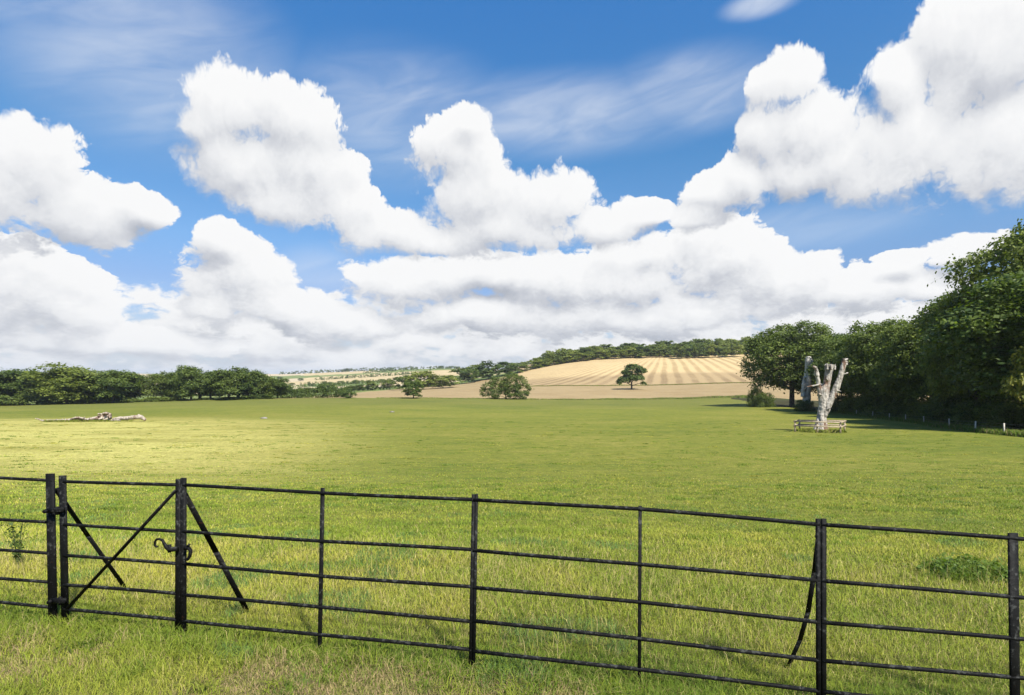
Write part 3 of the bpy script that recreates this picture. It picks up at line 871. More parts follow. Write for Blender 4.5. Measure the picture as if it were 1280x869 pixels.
# ------------------------------------------------------------------ iron estate fence and gate
def mat_iron():
    m, N = new_mat('black_painted_iron')
    p = wpos(N)
    n = N.noise(p, 38.0, 5.0, 0.65)
    n2 = N.noise(p, 7.0, 3.0, 0.6)
    col = N.mix(N.step(n2, 0.45, 0.7), (0.005, 0.005, 0.005), (0.009, 0.009, 0.0085))
    nz = N.sep(N.n('ShaderNodeNewGeometry').outputs['Normal'])[2]
    spots = N.m('MULTIPLY', N.step(N.m('MULTIPLY_ADD', nz, 0.10, n), 0.56, 0.68), N.step(n2, 0.36, 0.56))
    col = N.mix(N.m('MULTIPLY', spots, 0.22), col, (0.16, 0.165, 0.15))      # lichen and weathering
    rust = N.step(N.noise(p, 16.0, 4.0, 0.7), 0.66, 0.76)
    col = N.mix(N.m('MULTIPLY', rust, 0.7), col, (0.075, 0.032, 0.014))
    finish(N, col, N.m('MULTIPLY_ADD', n, 0.3, 0.42), n, 0.004, 1.0, 0.08)
    return m
M['iron'] = mat_iron()

LINE = [  # photograph column, depth, rows of the five rails
    (-260, 4.32), (-40, 4.08), (67, 3.94), (80, 3.90), (225, 3.72), (402, 3.52), (592, 3.315), (800, 3.13), (1027, 3.00), (1268, 2.91), (1500, 2.86)]
_lx = np.array([(p[0] - 640) / F * p[1] for p in LINE]); _ly = np.array([p[1] for p in LINE])
RAILS = {  # height of each rail below the eye along the fence, metres
    0: ([-5.6, -3.25, -2.206, -1.197, -0.227, 0.7154, 1.6586, 2.61, 3.6], [0.73, 0.733, 0.727, 0.734, 0.730, 0.747, 0.798, 0.847, 0.90])}
FR = [0.0, 0.338, 0.582, 0.808, 1.0]
def fence_y(x): return float(np.interp(x, _lx, _ly))
def rail_z(x, k):
    G = 0.895
    return EYE - float(np.interp(x, *RAILS[0])) - FR[k] * G
def rail_pts(x0, x1, k, sag=0.0, seed=0):
    r = np.random.default_rng(seed * 17 + k)
    xs = np.linspace(x0, x1, 9)
    ph = r.uniform(0, 6)
    return [(x, fence_y(x), rail_z(x, k) + 0.004 * sin(ph + 2.2 * x)) for x in xs]
def px_x(px): return float(np.interp(px, [p[0] for p in LINE], _lx))

def post(parent, px, w, d, over=0.035, lean=0.0, name='post', dy=0.0, turn=0.0):
    x = px_x(px)
    y = fence_y(x) + dy
    zt = rail_z(x, 0) + over
    zb = float(ground(x, y)) - 0.25
    mb = MB()
    mb.bar((x - lean, y, zb), (x + lean, y, zt), w, d, (cos(turn), sin(turn), 0), 0.003)
    return mb.build(name, M['iron'], parent)
def bolt(mb, p, r=0.011, l=0.02):
    mb.tube([(p[0], p[1] - l, p[2]), (p[0], p[1] + l, p[2])], r, 6)

def fence_panel(label, x0, x1, posts, strut=None, seed=0):
    root = empty('iron_fence_panel', ((x0 + x1) / 2, fence_y((x0 + x1) / 2), float(ground((x0 + x1) / 2, 3.2))), label, 'iron fence', 'panels of the black iron fence')
    inv = Matrix.Translation(root.location).inverted()
    made = []
    for k in range(5):
        made.append(MB().tube(rail_pts(x0, x1, k, seed=seed), 0.0112, 10).build('rail', M['iron'], root, True))
    for kw in posts:
        made.append(post(root, **kw))
    if strut:
        mb = MB()
        P, w, d = strut
        for a, b in zip(P[:-1], P[1:]):
            mb.bar(a, b, w, d, (1, 0.15, 0), 0.003)
        bolt(mb, P[0])
        made.append(mb.build('strut', M['iron'], root))
    for o in made:
        o.matrix_parent_inverse = inv
    return root

xg0, xg1 = px_x(80), px_x(221.5)
fence_panel('length of black iron rail fence left of the gate, ending in the thick hinge post', px_x(-260), px_x(66),
            [dict(px=65, w=0.058, d=0.018, over=0.045, lean=-0.012, name='hinge_post'), dict(px=-120, w=0.026, d=0.012)],
            ([tuple(pt(70, 612, 3.98)), tuple(pt(110, 670, 4.28)), tuple(pt(158, 737, 4.62))], 0.034, 0.012), 1)
fence_panel('black iron fence panel between the gate and the first double post, with a slanting strut', px_x(229), px_x(589.5),
            [dict(px=229.6, w=0.036, d=0.018, over=0.05, lean=0.0, name='latch_post'), dict(px=401, w=0.026, d=0.011, over=0.03, lean=0.012), dict(px=589.6, w=0.021, d=0.018, over=0.028, lean=0.012)],
            ([tuple(pt(231, 618, 3.75)), tuple(pt(270, 690, 3.94)), tuple(pt(310, 766, 4.15))], 0.038, 0.011), 2)
fence_panel('middle black iron fence panel between the two double posts, with one thin upright', px_x(591.5), px_x(1024),
            [dict(px=593.6, w=0.019, d=0.018, over=0.03, lean=0.010), dict(px=799.5, w=0.019, d=0.010, over=0.02, lean=0.003), dict(px=1023, w=0.021, d=0.018, over=0.03, lean=-0.002)],
            ([tuple(pt(1023, 672, 3.06)), tuple(pt(1018, 715, 3.14)), tuple(pt(1010, 765, 3.25)), tuple(pt(1000, 800, 3.33)), tuple(pt(984, 836, 3.44))], 0.030, 0.010), 3)
fence_panel('black iron fence panel at the right edge of the photo, with a broad flat post', px_x(1027), px_x(1500),
            [dict(px=1029.5, w=0.026, d=0.018, over=0.033, lean=0.0), dict(px=1268, w=0.050, d=0.014, over=0.030, lean=-0.008), dict(px=1490, w=0.03, d=0.014)], None, 4)

# the gate
gate = empty('iron_gate', (xg0, fence_y(xg0), float(ground(xg0, 3.9))), 'narrow black iron gate with five rails, a diagonal brace and a curled latch', 'gate')
ginv = Matrix.Translation(gate.location).inverted()
gm = []
gm.append(post(gate, 80, 0.050, 0.014, 0.038, -0.010, 'hinge_stile'))
gm.append(post(gate, 222.6, 0.034, 0.014, 0.040, 0.002, 'latch_stile'))
for o in gm:                                   # the gate swings clear of the ground
    co = o.data.vertices
    zc = min(v.co.z for v in co)
    for v in co:
        if v.co.z < zc + 0.1: v.co.z += 0.20
for k in range(5):
    gm.append(MB().tube(rail_pts(xg0, xg1, k, seed=9), 0.0112, 10).build('rail', M['iron'], gate, True))
gm.append(MB().bar(pt(84, 761, 3.875), pt(220, 613, 3.705), 0.026, 0.010, (1, 0, 0.9)).build('brace', M['iron'], gate))
lt = MB()
zl = [(222, 686), (212, 687), (208, 684), (205, 679), (203, 675.5), (199, 673.8), (195.5, 674.5), (193.6, 677.5), (193.4, 681), (195.2, 683.6), (197.4, 683.2)]
P = [np.array(pt(x, y, 3.69)) for x, y in zl]
lt.tube(P, [0.016, 0.017, 0.013, 0.009, 0.008, 0.008, 0.008, 0.008, 0.0075, 0.007, 0.006], 8)
lt.tube([pt(212, 681, 3.69), pt(212, 690.5, 3.69)], 0.011, 7)
gm.append(lt.build('latch', M['iron'], gate, True))
ct = MB()
ct.tube([pt(231, 686, 3.68), pt(236, 685, 3.67), pt(238.5, 689, 3.66), pt(237.5, 695, 3.66), pt(235, 699, 3.66), pt(232, 700, 3.67)], [0.012, 0.013, 0.012, 0.011, 0.010, 0.008], 7)
ct.tube([pt(234.5, 683, 3.665), pt(237, 680.5, 3.665)], 0.008, 6)
gm.append(ct.build('catch', M['iron'], gate, True))
for (a, b, w) in (((58.5, 638.5), (80, 637), 0.030), ((64, 751), (82, 751), 0.034)):
    hb = MB()
    hb.bar(pt(a[0], a[1], 3.90), pt(b[0], b[1], 3.87), w, 0.02, (0, 0, 1))
    hb.tube([pt((a[0] + b[0]) / 2 + 2.5, a[1] - 5, 3.885), pt((a[0] + b[0]) / 2 + 2.5, a[1] + 5, 3.885)], 0.012, 8)
    bolt(hb, np.array(pt(a[0] + 1, a[1], 3.90)), 0.014, 0.03)
    gm.append(hb.build('hinge', M['iron'], gate))
for o in gm: o.matrix_parent_inverse = ginv

# ------------------------------------------------------------------ dead trunks
def mat_deadwood(name, pale, grey, brown, amount):
    m, N = new_mat(name)
    p = N.n('ShaderNodeTexCoord').outputs['Object']
    q = N.v('MULTIPLY', p, (1.0, 1.0, 0.22))
    grain = N.noise(N.v('MULTIPLY', p, (1.0, 1.0, 0.13)), 5.5, 6.0, 0.72, dist=0.5)
    big = N.noise(N.v('MULTIPLY', p, (1.0, 1.0, 0.4)), 1.3, 3.0, 0.6)
    col = N.mix(N.step(grain, 0.40, 0.58), grey, pale)
    col = N.mix(N.m('MULTIPLY', N.step(big, 0.52, 0.62), amount), col, brown)
    crack = N.step(grain, 0.38, 0.45, 1.0, 0.0)
    col = N.mix(N.m('MULTIPLY', crack, 0.55), col, (0.05, 0.04, 0.032))
    finish(N, col, 0.9, grain, 0.10, 1.0, 0.1)
    return m
M['dead'] = mat_deadwood('bleached_dead_wood', (0.40, 0.365, 0.315), (0.20, 0.178, 0.15), (0.14, 0.070, 0.040), 0.85)
M['dead_grey'] = mat_deadwood('grey_dead_wood', (0.52, 0.49, 0.44), (0.31, 0.29, 0.26), (0.18, 0.16, 0.14), 0.3)
M['log'] = mat_deadwood('bleached_log', (0.44, 0.38, 0.31), (0.20, 0.165, 0.125), (0.15, 0.07, 0.05), 0.6)

def chunky(name, mb, mat, parent=None, voxel=0.07, disp=0.10, scale=0.5, origin=None):
    """melt overlapping tubes into one weathered wooden body"""
    o = mb.build(name, mat, parent, True, origin)
    rm = o.modifiers.new('Remesh', 'REMESH'); rm.mode = 'VOXEL'; rm.voxel_size = voxel; rm.use_smooth_shade = True
    tx = bpy.data.textures.new(name + '_relief', 'CLOUDS'); tx.noise_scale = scale; tx.noise_depth = 3
    dm = o.modifiers.new('Displace', 'DISPLACE'); dm.texture = tx; dm.strength = disp; dm.mid_level = 0.5
    return o
DT = 55.0
b0 = at(1025, DT)
def P5(px, py, dy=0.0):
    v = pt(px, py, DT + dy); return np.array(v)
mb = MB()
zg = b0.z
mb.tube([P5(1025, 546), P5(1025.5, 540), P5(1026, 531), P5(1027.5, 518), P5(1028.6, 508), P5(1028.8, 500), P5(1029.2, 488), P5(1029.5, 480)], [0.688, 0.611, 0.473, 0.413, 0.404, 0.396, 0.344, 0.224], 16)
mb.tube([P5(1018.5, 544.5, -0.4), P5(1021, 534, -0.3), P5(1024.5, 520)], [0.344, 0.232, 0.172], 9)
mb.tube([P5(1034.5, 544.5, -0.2), P5(1031.8, 534, -0.1), P5(1030, 520)], [0.310, 0.215, 0.172], 9)
mb.tube([P5(1026.5, 544.5, -0.7), P5(1026.5, 534, -0.45), P5(1027, 518, -0.3)], [0.310, 0.215, 0.172], 9)
mb.tube([P5(1027, 500), P5(1024.2, 486), P5(1022.5, 476), P5(1021.2, 466), P5(1019.4, 459.8), P5(1015.6, 457.9)], [0.292, 0.224, 0.189, 0.172, 0.163, 0.103], 10)
mb.tube([P5(1030, 502, 0.1), P5(1033.0, 484, 0.1), P5(1035.2, 470, 0.1), P5(1037.6, 455.6, 0.1)], [0.361, 0.318, 0.318, 0.396], 13)
mb.tube([P5(1034.4, 461.0, 0.1), P5(1032.2, 455.9, 0.1)], [0.232, 0.172], 8)
mb.tube([P5(1029, 520, -0.1), P5(1036.0, 504, -0.2), P5(1043.5, 488, -0.3), P5(1050.5, 469, -0.4), P5(1055.8, 449, -0.5)], [0.344, 0.353, 0.284, 0.206, 0.172], 12)
mb.tube([P5(1045.5, 491, -0.3), P5(1051.8, 472, -0.4), P5(1056.5, 455, -0.5)], [0.172, 0.155, 0.103], 8)
mb.tube([P5(1055.5, 452.5, -0.6), P5(1061.0, 452.9, -0.6)], [0.103, 0.043], 6)
mb.tube([P5(1054.5, 450.0, -0.5), P5(1060.2, 448.6, -0.5)], [0.138, 0.077], 6)
mb.tube([P5(1024, 481.0, -0.2), P5(1016, 482.4, -0.4), P5(1008.2, 483.4, -0.5)], [0.103, 0.077, 0.043], 7)
rs = np.random.default_rng(3)
for (px_, py_, rr0, k_) in ((1037.6, 456.5, 0.42, 7), (1056, 450.5, 0.18, 4), (1021, 464, 0.14, 3)):
    for q in range(k_):
        a_ = 2 * pi * q / k_
        p0 = P5(px_, py_ + 2) + np.array((cos(a_) * rr0, sin(a_) * rr0, 0))
        mb.tube([p0 - (0, 0, 0.3), p0 + (rs.normal(0, .04), rs.normal(0, .04), rs.uniform(0.08, 0.42))], [0.13, 0.03], 5)
for (px_, py_, dx_, dz_) in ((1050.5, 469, 0.55, 0.25), (1043, 488, 0.45, -0.1), (1026, 494, -0.45, 0.2), (1031, 512, 0.4, 0.2), (1034, 476, -0.35, 0.3)):
    p0 = P5(px_, py_, -0.3)
    mb.tube([p0, p0 + (dx_ * 0.6, -0.25, dz_ * 0.5), p0 + (dx_, -0.35, dz_)], [0.14, 0.09, 0.04], 6)
root = empty('dead_tree_trunk', b0, 'bleached forked dead trunk standing inside a low wooden rail fence', 'dead tree')
t_ = chunky('trunk', mb, M['dead'], root, 0.04, 0.12, 0.28, origin=b0)

DG = 128.0
b1 = at(1008, DG)
mb = MB()
mb.tube([pt(1007.4, 522, DG), pt(1007.6, 508, DG), pt(1008, 498, DG), pt(1008.5, 484, DG), pt(1010, 470, DG), pt(1010.6, 458, DG), pt(1010.4, 446, DG)], [1.05, 0.95, 0.88, 0.92, 0.74, 0.74, 0.62], 13)
mb.tube([pt(1004.0, 496, DG - 0.5), pt(1004.6, 482, DG - 0.5), pt(1005.4, 471, DG - 0.5)], [0.55, 0.5, 0.2], 8)
mb.tube([pt(1014, 456, DG - 0.3), pt(1015.6, 449, DG - 0.3)], [0.5, 0.25], 8)
root = empty('dead_tree_trunk', b1, 'bluish grey limbless dead trunk standing in front of the wood, behind the forked trunk', 'dead tree')
chunky('trunk', mb, M['dead_grey'], root, 0.11, 0.4, 0.8, origin=b1)

# low rail fence round the dead trunk
def mat_wood(name, c1, c2):
    m, N = new_mat(name)
    p = N.n('ShaderNodeTexCoord').outputs['Object']
    n = N.noise(N.v('MULTIPLY', p, (1.0, 1.0, 1.0)), 6.0, 4.0, 0.7)
    finish(N, N.mix(N.step(n, 0.35, 0.65), c1, c2), 0.9, n, 0.02, 0.6, 0.1)
    return m
M['railwood'] = mat_wood('weathered_rail_wood', (0.26, 0.20, 0.135), (0.40, 0.33, 0.235))
rf = empty('rail_fence', b0, 'low square wooden rail fence around the foot of the forked dead trunk', 'wooden fence')
hx, hy = 1.95, 1.9
cs = [(-hx, -hy), (hx * 0.95, -hy * 0.9), (hx, hy), (-hx * 1.05, hy)]
va = atan2(b0.x, b0.y) + 0.10
C = [np.array((b0.x + a * cos(va) + b * sin(va), b0.y - a * sin(va) + b * cos(va))) for a, b in cs]
def rel(p): return (p[0] - b0.x, p[1] - b0.y, p[2] - b0.z)
for i in range(4):
    a, b = C[i], C[(i + 1) % 4]
    for t in (0.0, 0.5) if i % 2 == 0 else (0.0,):
        c = a * (1 - t) + b * t
        g = float(ground(*c))
        MB().bar(rel((c[0], c[1], g - 0.2)), rel((c[0], c[1], g + 1.12)), 0.13, 0.13, (1, 0, 0)).build('post', M['railwood'], rf)
    d_ = (b - a) / np.linalg.norm(b - a)
    nrm = np.array((d_[1], -d_[0])) * 0.085
    for h_ in (0.62, 1.04):
        ga, gb = float(ground(*a)), float(ground(*b))
        MB().bar(rel((*(a + nrm - d_ * 0.15), ga + h_)), rel((*(b + nrm + d_ * 0.15), gb + h_ - 0.03)), 0.13, 0.05, (0, 0, 1)).build('rail', M['railwood'], rf)

# ------------------------------------------------------------------ post and wire fence along the wood
def D_at_row(px, py):
    D = np.linspace(30, 200, 3000)
    g = ground((px - 640) / F * D, D)
    row = HOR - (g - EYE) / D * F
    i = int(np.argmax(row < py))
    return float(D[i])
M['stake'] = mat_wood('grey_stake_wood', (0.36, 0.33, 0.26), (0.52, 0.48, 0.40))
M['wire'] = mat_plain('galvanised_wire', (0.16, 0.16, 0.16), (0.22, 0.22, 0.22))
WP = [(1320, 549), (1288, 547), (1255, 543.5), (1219, 540), (1187, 535.8), (1155, 530), (1132, 527.5), (1111.6, 525), (1091, 522), (1070.5, 519), (1053.5, 516.6), (1040, 515)]
wpts = []
for px, py in WP:
    D = D_at_row(px, py)
    wpts.append(at(px, D))
wf = empty('wire_fence', wpts[2], 'post and wire fence running along the edge of the right-hand wood', 'wire fence')
o_ = np.array(wf.location)
rr_ = np.random.default_rng(5)
for p in wpts:
    p = np.array(p)
    l = rr_.normal(0, 0.03, 2)
    MB().tube([p - o_ - (0, 0, 0.2), p - o_ + (l[0], l[1], 1.05 + rr_.uniform(-0.05, 0.05))], [0.065, 0.058], 8).build('post', M['stake'], wf, True)
for h_ in (0.35, 0.65, 0.95):
    pp = []
    for p in wpts: pp.append(np.array(p) - o_ + (0, -0.06, h_))
    MB().tube(pp, 0.006, 5).build('wire', M['wire'], wf, True)

# ------------------------------------------------------------------ fallen tree at the left
DL = D_at_row(110, 527)
lg = at(115, DL)
def PL(px, dz, dy=0.0):
    x = (px - 640) / F * (DL + dy)
    return np.array((x - lg.x, DL + dy - lg.y, float(ground(x, DL + dy)) - lg.z + dz))
fallen = empty('fallen_tree', lg, 'fallen bleached dead tree lying in pieces across the left of the pasture', 'fallen tree')
mb = MB()
mb.tube([PL(44, 0.45, 1.0), PL(47, 0.35, 0.8), PL(53, 0.12, 0.5), PL(64, 0.18), PL(75, 0.20), PL(86, 0.26), PL(92, 0.42), PL(100, 0.48), PL(108, 0.3), PL(116, 0.4), PL(124, 0.55)], [0.06, 0.10, 0.12, 0.15, 0.15, 0.17, 0.19, 0.20, 0.18, 0.22, 0.32], 9)
mb.tube([PL(88, 0.35), PL(95, 0.6, -0.3), PL(103, 0.55, -0.5), PL(110, 0.3, -0.6)], [0.12, 0.14, 0.12, 0.07], 7)
for px_, k_ in ((70, .5), (81, .55), (98, .8), (105, .85), (112, .75), (77, .5)):
    mb.tube([PL(px_, 0.2), PL(px_ + 1.2, k_, -0.1)], [0.08, 0.03], 5)
chunky('limb', mb, M['log'], fallen, 0.05, 0.12, 0.4)
mb = MB()
rb = np.random.default_rng(8)
for k in range(26):                      # the torn root plate: a mass of stubs around a hollow
    a = 2 * pi * k / 26 + rb.normal(0, 0.1)
    rad = rb.uniform(0.62, 0.98)
    c = PL(132.5, 0.72, 0.3)
    e = c + np.array((cos(a) * rad * 0.98, rb.uniform(-0.9, 0.15), sin(a) * rad * 0.72))
    s = c + np.array((cos(a) * 0.42, 0.25, sin(a) * 0.32))
    mb.tube([s, (s + e) / 2 + rb.normal(0, 0.05, 3), e], [0.24, 0.19, 0.08], 7)
mb.tube([PL(132, 0.6, 0.9), PL(133, 0.65, 0.3)], [0.7, 0.62], 12)
chunky('root_plate', mb, M['log'], fallen, 0.05, 0.2, 0.3)
mb = MB()
mb.tube([PL(141, 0.25, 0.2), PL(148, 0.42, 0.1), PL(158, 0.46), PL(168, 0.60, -0.2), PL(176, 0.66, -0.4), PL(180.5, 0.35, -0.6), PL(182, 0.22, -0.6)], [0.20, 0.24, 0.27, 0.31, 0.33, 0.24, 0.15], 10)
mb.tube([PL(172, 0.72, -0.3), PL(174, 1.02, -0.4)], [0.2, 0.12], 6)
mb.tube([PL(139, 0.15, -0.2), PL(147, 0.18, -0.5), PL(152, 0.12, -0.6)], [0.12, 0.12, 0.06], 6)
chunky('log', mb, M['log'], fallen, 0.05, 0.14, 0.4)

# grey stones out in the pasture
M['stone'] = mat_plain('grey_stone', (0.12, 0.11, 0.09), (0.22, 0.20, 0.17), 1.5)
for (px, row, w_, h_, lb, sd) in ((330, 523.5, 0.55, 0.22, 'small pale grey stone lying in the pasture right of the fallen tree', 3), (490, 515.5, 0.55, 0.22, 'small dark grey stone lying in the far middle of the pasture', 4)):
    D = D_at_row(px, row)
    g = at(px, D)
    bm = bmesh.new()
    bmesh.ops.create_icosphere(bm, subdivisions=3, radius=1.0)
    for v in bm.verts:
        n = vnoise(np.array([v.co.x * 1.2 + sd * 5]), np.array([v.co.y * 1.2 + v.co.z * 0.9]), 1.3, sd, 3)[0]
        v.co *= 0.75 + 0.5 * n
        v.co.x *= w_; v.co.y *= w_ * 0.7; v.co.z *= h_
        v.co.z = max(v.co.z, -0.1) + 0.05
    me = bpy.data.meshes.new('stone'); bm.to_mesh(me); bm.free()
    o = mesh_obj('stone', me, M['stone'])
    o.location = g
    tag(o, lb, 'stone')

# thin weed by the left fence
def mat_simple(name, col, rough=0.8):
    m, N = new_mat(name)
    finish(N, col, rough, None, spec=0.15)
    return m
M['weed'] = mat_simple('weed_green', (0.060, 0.080, 0.030))
g = at(22, 5.3)
weed = empty('weed', g, 'thin dark branching weed standing behind the fence at the left edge', 'weed')
mb = MB(); rw = np.random.default_rng(21)
Cs, Ns = [], []
for s in range(7):
    a = rw.uniform(0, 6.28); tl = rw.uniform(0.35, 0.62); sp = rw.uniform(0.03, 0.14)
    P = [np.array((cos(a) * sp * t ** 1.5, sin(a) * sp * t ** 1.5, tl * t)) for t in np.linspace(-0.05, 1, 7).clip(0)]
    mb.tube(P, list(np.linspace(0.0035, 0.0012, 7)), 5)
    for p in P[2:]:
        for q in range(5):
            Cs.append(p + rw.normal(0, 0.022, 3)); n_ = rw.normal(size=3) + (0, 0, .6); Ns.append(n_ / np.linalg.norm(n_))
mb.build('stem', M['weed'], weed)
lm = leaf_mesh('leaves', np.array(Cs), np.array(Ns), 0.015, np.full(len(Cs), .3), rw)
mesh_obj('leaves', lm, M['leaf'], weed)['tone'] = 0.0

# low leafy weeds in the pasture at the right
M['nettle'] = mat_leaf('weed_leaf', (0.070, 0.120, 0.018), (0.140, 0.195, 0.030), (0.10, 0.16, 0.05))
wx, wy = 4.50, 5.45
gw = Vector((wx, wy, float(ground(wx, wy))))
rn = np.random.default_rng(31)
Cs, Ns = [], []
for s_ in range(105):
    a = rn.uniform(0, 6.28); rad = math.sqrt(rn.random()) * rn.uniform(0.6, 1.15)
    bx, by = cos(a) * rad * 0.52 + rn.normal(0, 0.05), sin(a) * rad * 0.42 + rn.normal(0, 0.05)
    z0 = float(ground(wx + bx, wy + by)) - gw.z
    hgt = rn.uniform(0.06, 0.19) * (1.15 - 0.6 * min(rad, 1))
    tip = np.array((bx + rn.normal(0, 0.03), by + rn.normal(0, 0.03), z0 + hgt))
    for q in range(8):
        t = rn.uniform(0.15, 1.0)
        p = np.array((bx, by, z0)) * (1 - t) + tip * t
        Cs.append(p + rn.normal(0, 0.024, 3) * (1, 1, 0.4)); n_ = rn.normal(size=3) * 0.55 + (0, 0, 1.0); Ns.append(n_ / np.linalg.norm(n_))
lm = leaf_mesh('weed_clump', np.array(Cs), np.array(Ns), 0.020, rn.random(len(Cs)), rn)
clump = mesh_obj('weed_clump', lm, M['nettle'])
clump.location = gw
clump['tone'] = 0.0
tag(clump, 'low dark green leafy weed clump in the pasture behind the broad right-hand post', 'weed')

# ------------------------------------------------------------------ grass
def mat_grass():
    m, N = new_mat('grass_blade')
    a = N.n('ShaderNodeAttribute', attribute_name='blade')
    col = a.outputs['Color']
    bs = N.n('ShaderNodeBsdfPrincipled')
    N.put(bs.inputs['Base Color'], col)
    bs.inputs['Roughness'].default_value = 0.6
    # soft turf shading: blades share much of the lawn's upward facing
    ng = N.n('ShaderNodeNewGeometry').outputs['Normal']
    nn = N.v('NORMALIZE', N.v('ADD', N.v('SCALE', ng), (0.0, 0.0, 1.0)))
    N.nt.links.new(nn, bs.inputs['Normal'])
    bs.inputs['Specular IOR Level'].default_value = 0.2
    tr = N.n('ShaderNodeBsdfTranslucent')
    N.put(tr.inputs['Color'], N.mix(1.0, col, (1.15, 1.2, 0.7), 'MULTIPLY'))
    mx = N.n('ShaderNodeMixShader'); mx.inputs[0].default_value = 0.35
    N.nt.links.new(bs.outputs[0], mx.inputs[1]); N.nt.links.new(tr.outputs[0], mx.inputs[2])
    o = N.n('ShaderNodeOutputMaterial'); N.nt.links.new(mx.outputs[0], o.inputs[0])
    return m
M['grass'] = mat_grass()

def blades(name, x, y, h, w, lean, col, r, label=None):
    """one bent blade of two segments per point"""
    n = len(x)
    z = ground(x, y) - 0.01
    a = r.uniform(0, 2 * pi, n)              # facing
    b = r.uniform(0, 2 * pi, n)              # lean direction
    fx, fy = np.cos(a) * w * 0.5, np.sin(a) * w * 0.5
    lx, ly = np.cos(b) * lean * h, np.sin(b) * lean * h
    P = np.stack([x, y, z], 1)
    f = np.stack([fx, fy, np.zeros(n)], 1)
    m_ = P + np.stack([lx * 0.30, ly * 0.30, h * 0.58], 1)
    t = P + np.stack([lx, ly, h * (1 - 0.32 * np.minimum(lean, 1.4))], 1)
    V = np.stack([P - f, P + f, m_ - f * 0.75, m_ + f * 0.75, t], 1).reshape(-1, 3)
    i0 = np.arange(n) * 5
    Q = np.stack([i0, i0 + 1, i0 + 3, i0 + 2], 1)
    T = np.stack([i0 + 2, i0 + 3, i0 + 4], 1)
    me = quads_mesh(name, V, Q, T)
    set_color(me, 'blade', np.repeat(col, 5, axis=0))
    o = mesh_obj(name, me, M['grass'])
    tag(o, label, None, None, 'stuff')
    return o
def scatter(n, d0, d1, r, power=1.0, uw=1.02):
    """points ahead of the camera, thinning out with distance"""
    D = d0 * (d1 / d0) ** (r.random(n) ** power)
    u = r.uniform(-uw, uw, n)
    return u * D, D
LUSH = np.array((0.120, 0.180, 0.018)); MIDG = np.array((0.220, 0.262, 0.028)); YEL = np.array((0.340, 0.320, 0.050))
STRAW = np.array((0.43, 0.36, 0.14)); BLUE = np.array((0.105, 0.175, 0.040)); BROWN = np.array((0.27, 0.19, 0.105))
def palette(x, y, r, dry, straw):
    n = len(x)
    t = np.clip(0.5 + 1.5 * (0.45 * vnoise(x, y, 0.55, 2, 3) + 0.55 * vnoise(x, y, 2.2, 12, 2) - 0.5) + r.normal(0, 0.12, n) + dry, 0, 1)[:, None]
    c = np.where(t < 0.5, LUSH + (MIDG - LUSH) * (t / 0.5), MIDG + (YEL - MIDG) * ((t - 0.5) / 0.5))
    s = (r.random(n) < np.clip(straw, 0, 0.9))
    c[s] = STRAW * r.uniform(0.6, 1.05, (s.sum(), 1))
    b = (vnoise(x, y, 1.6, 31, 2) > 0.68) & (r.random(n) < 0.6)
    c[b] = BLUE * r.uniform(0.8, 1.3, (b.sum(), 1))
    return c * r.uniform(0.74, 1.36, (n, 1))
def fline(x): return np.interp(x, _lx, _ly)
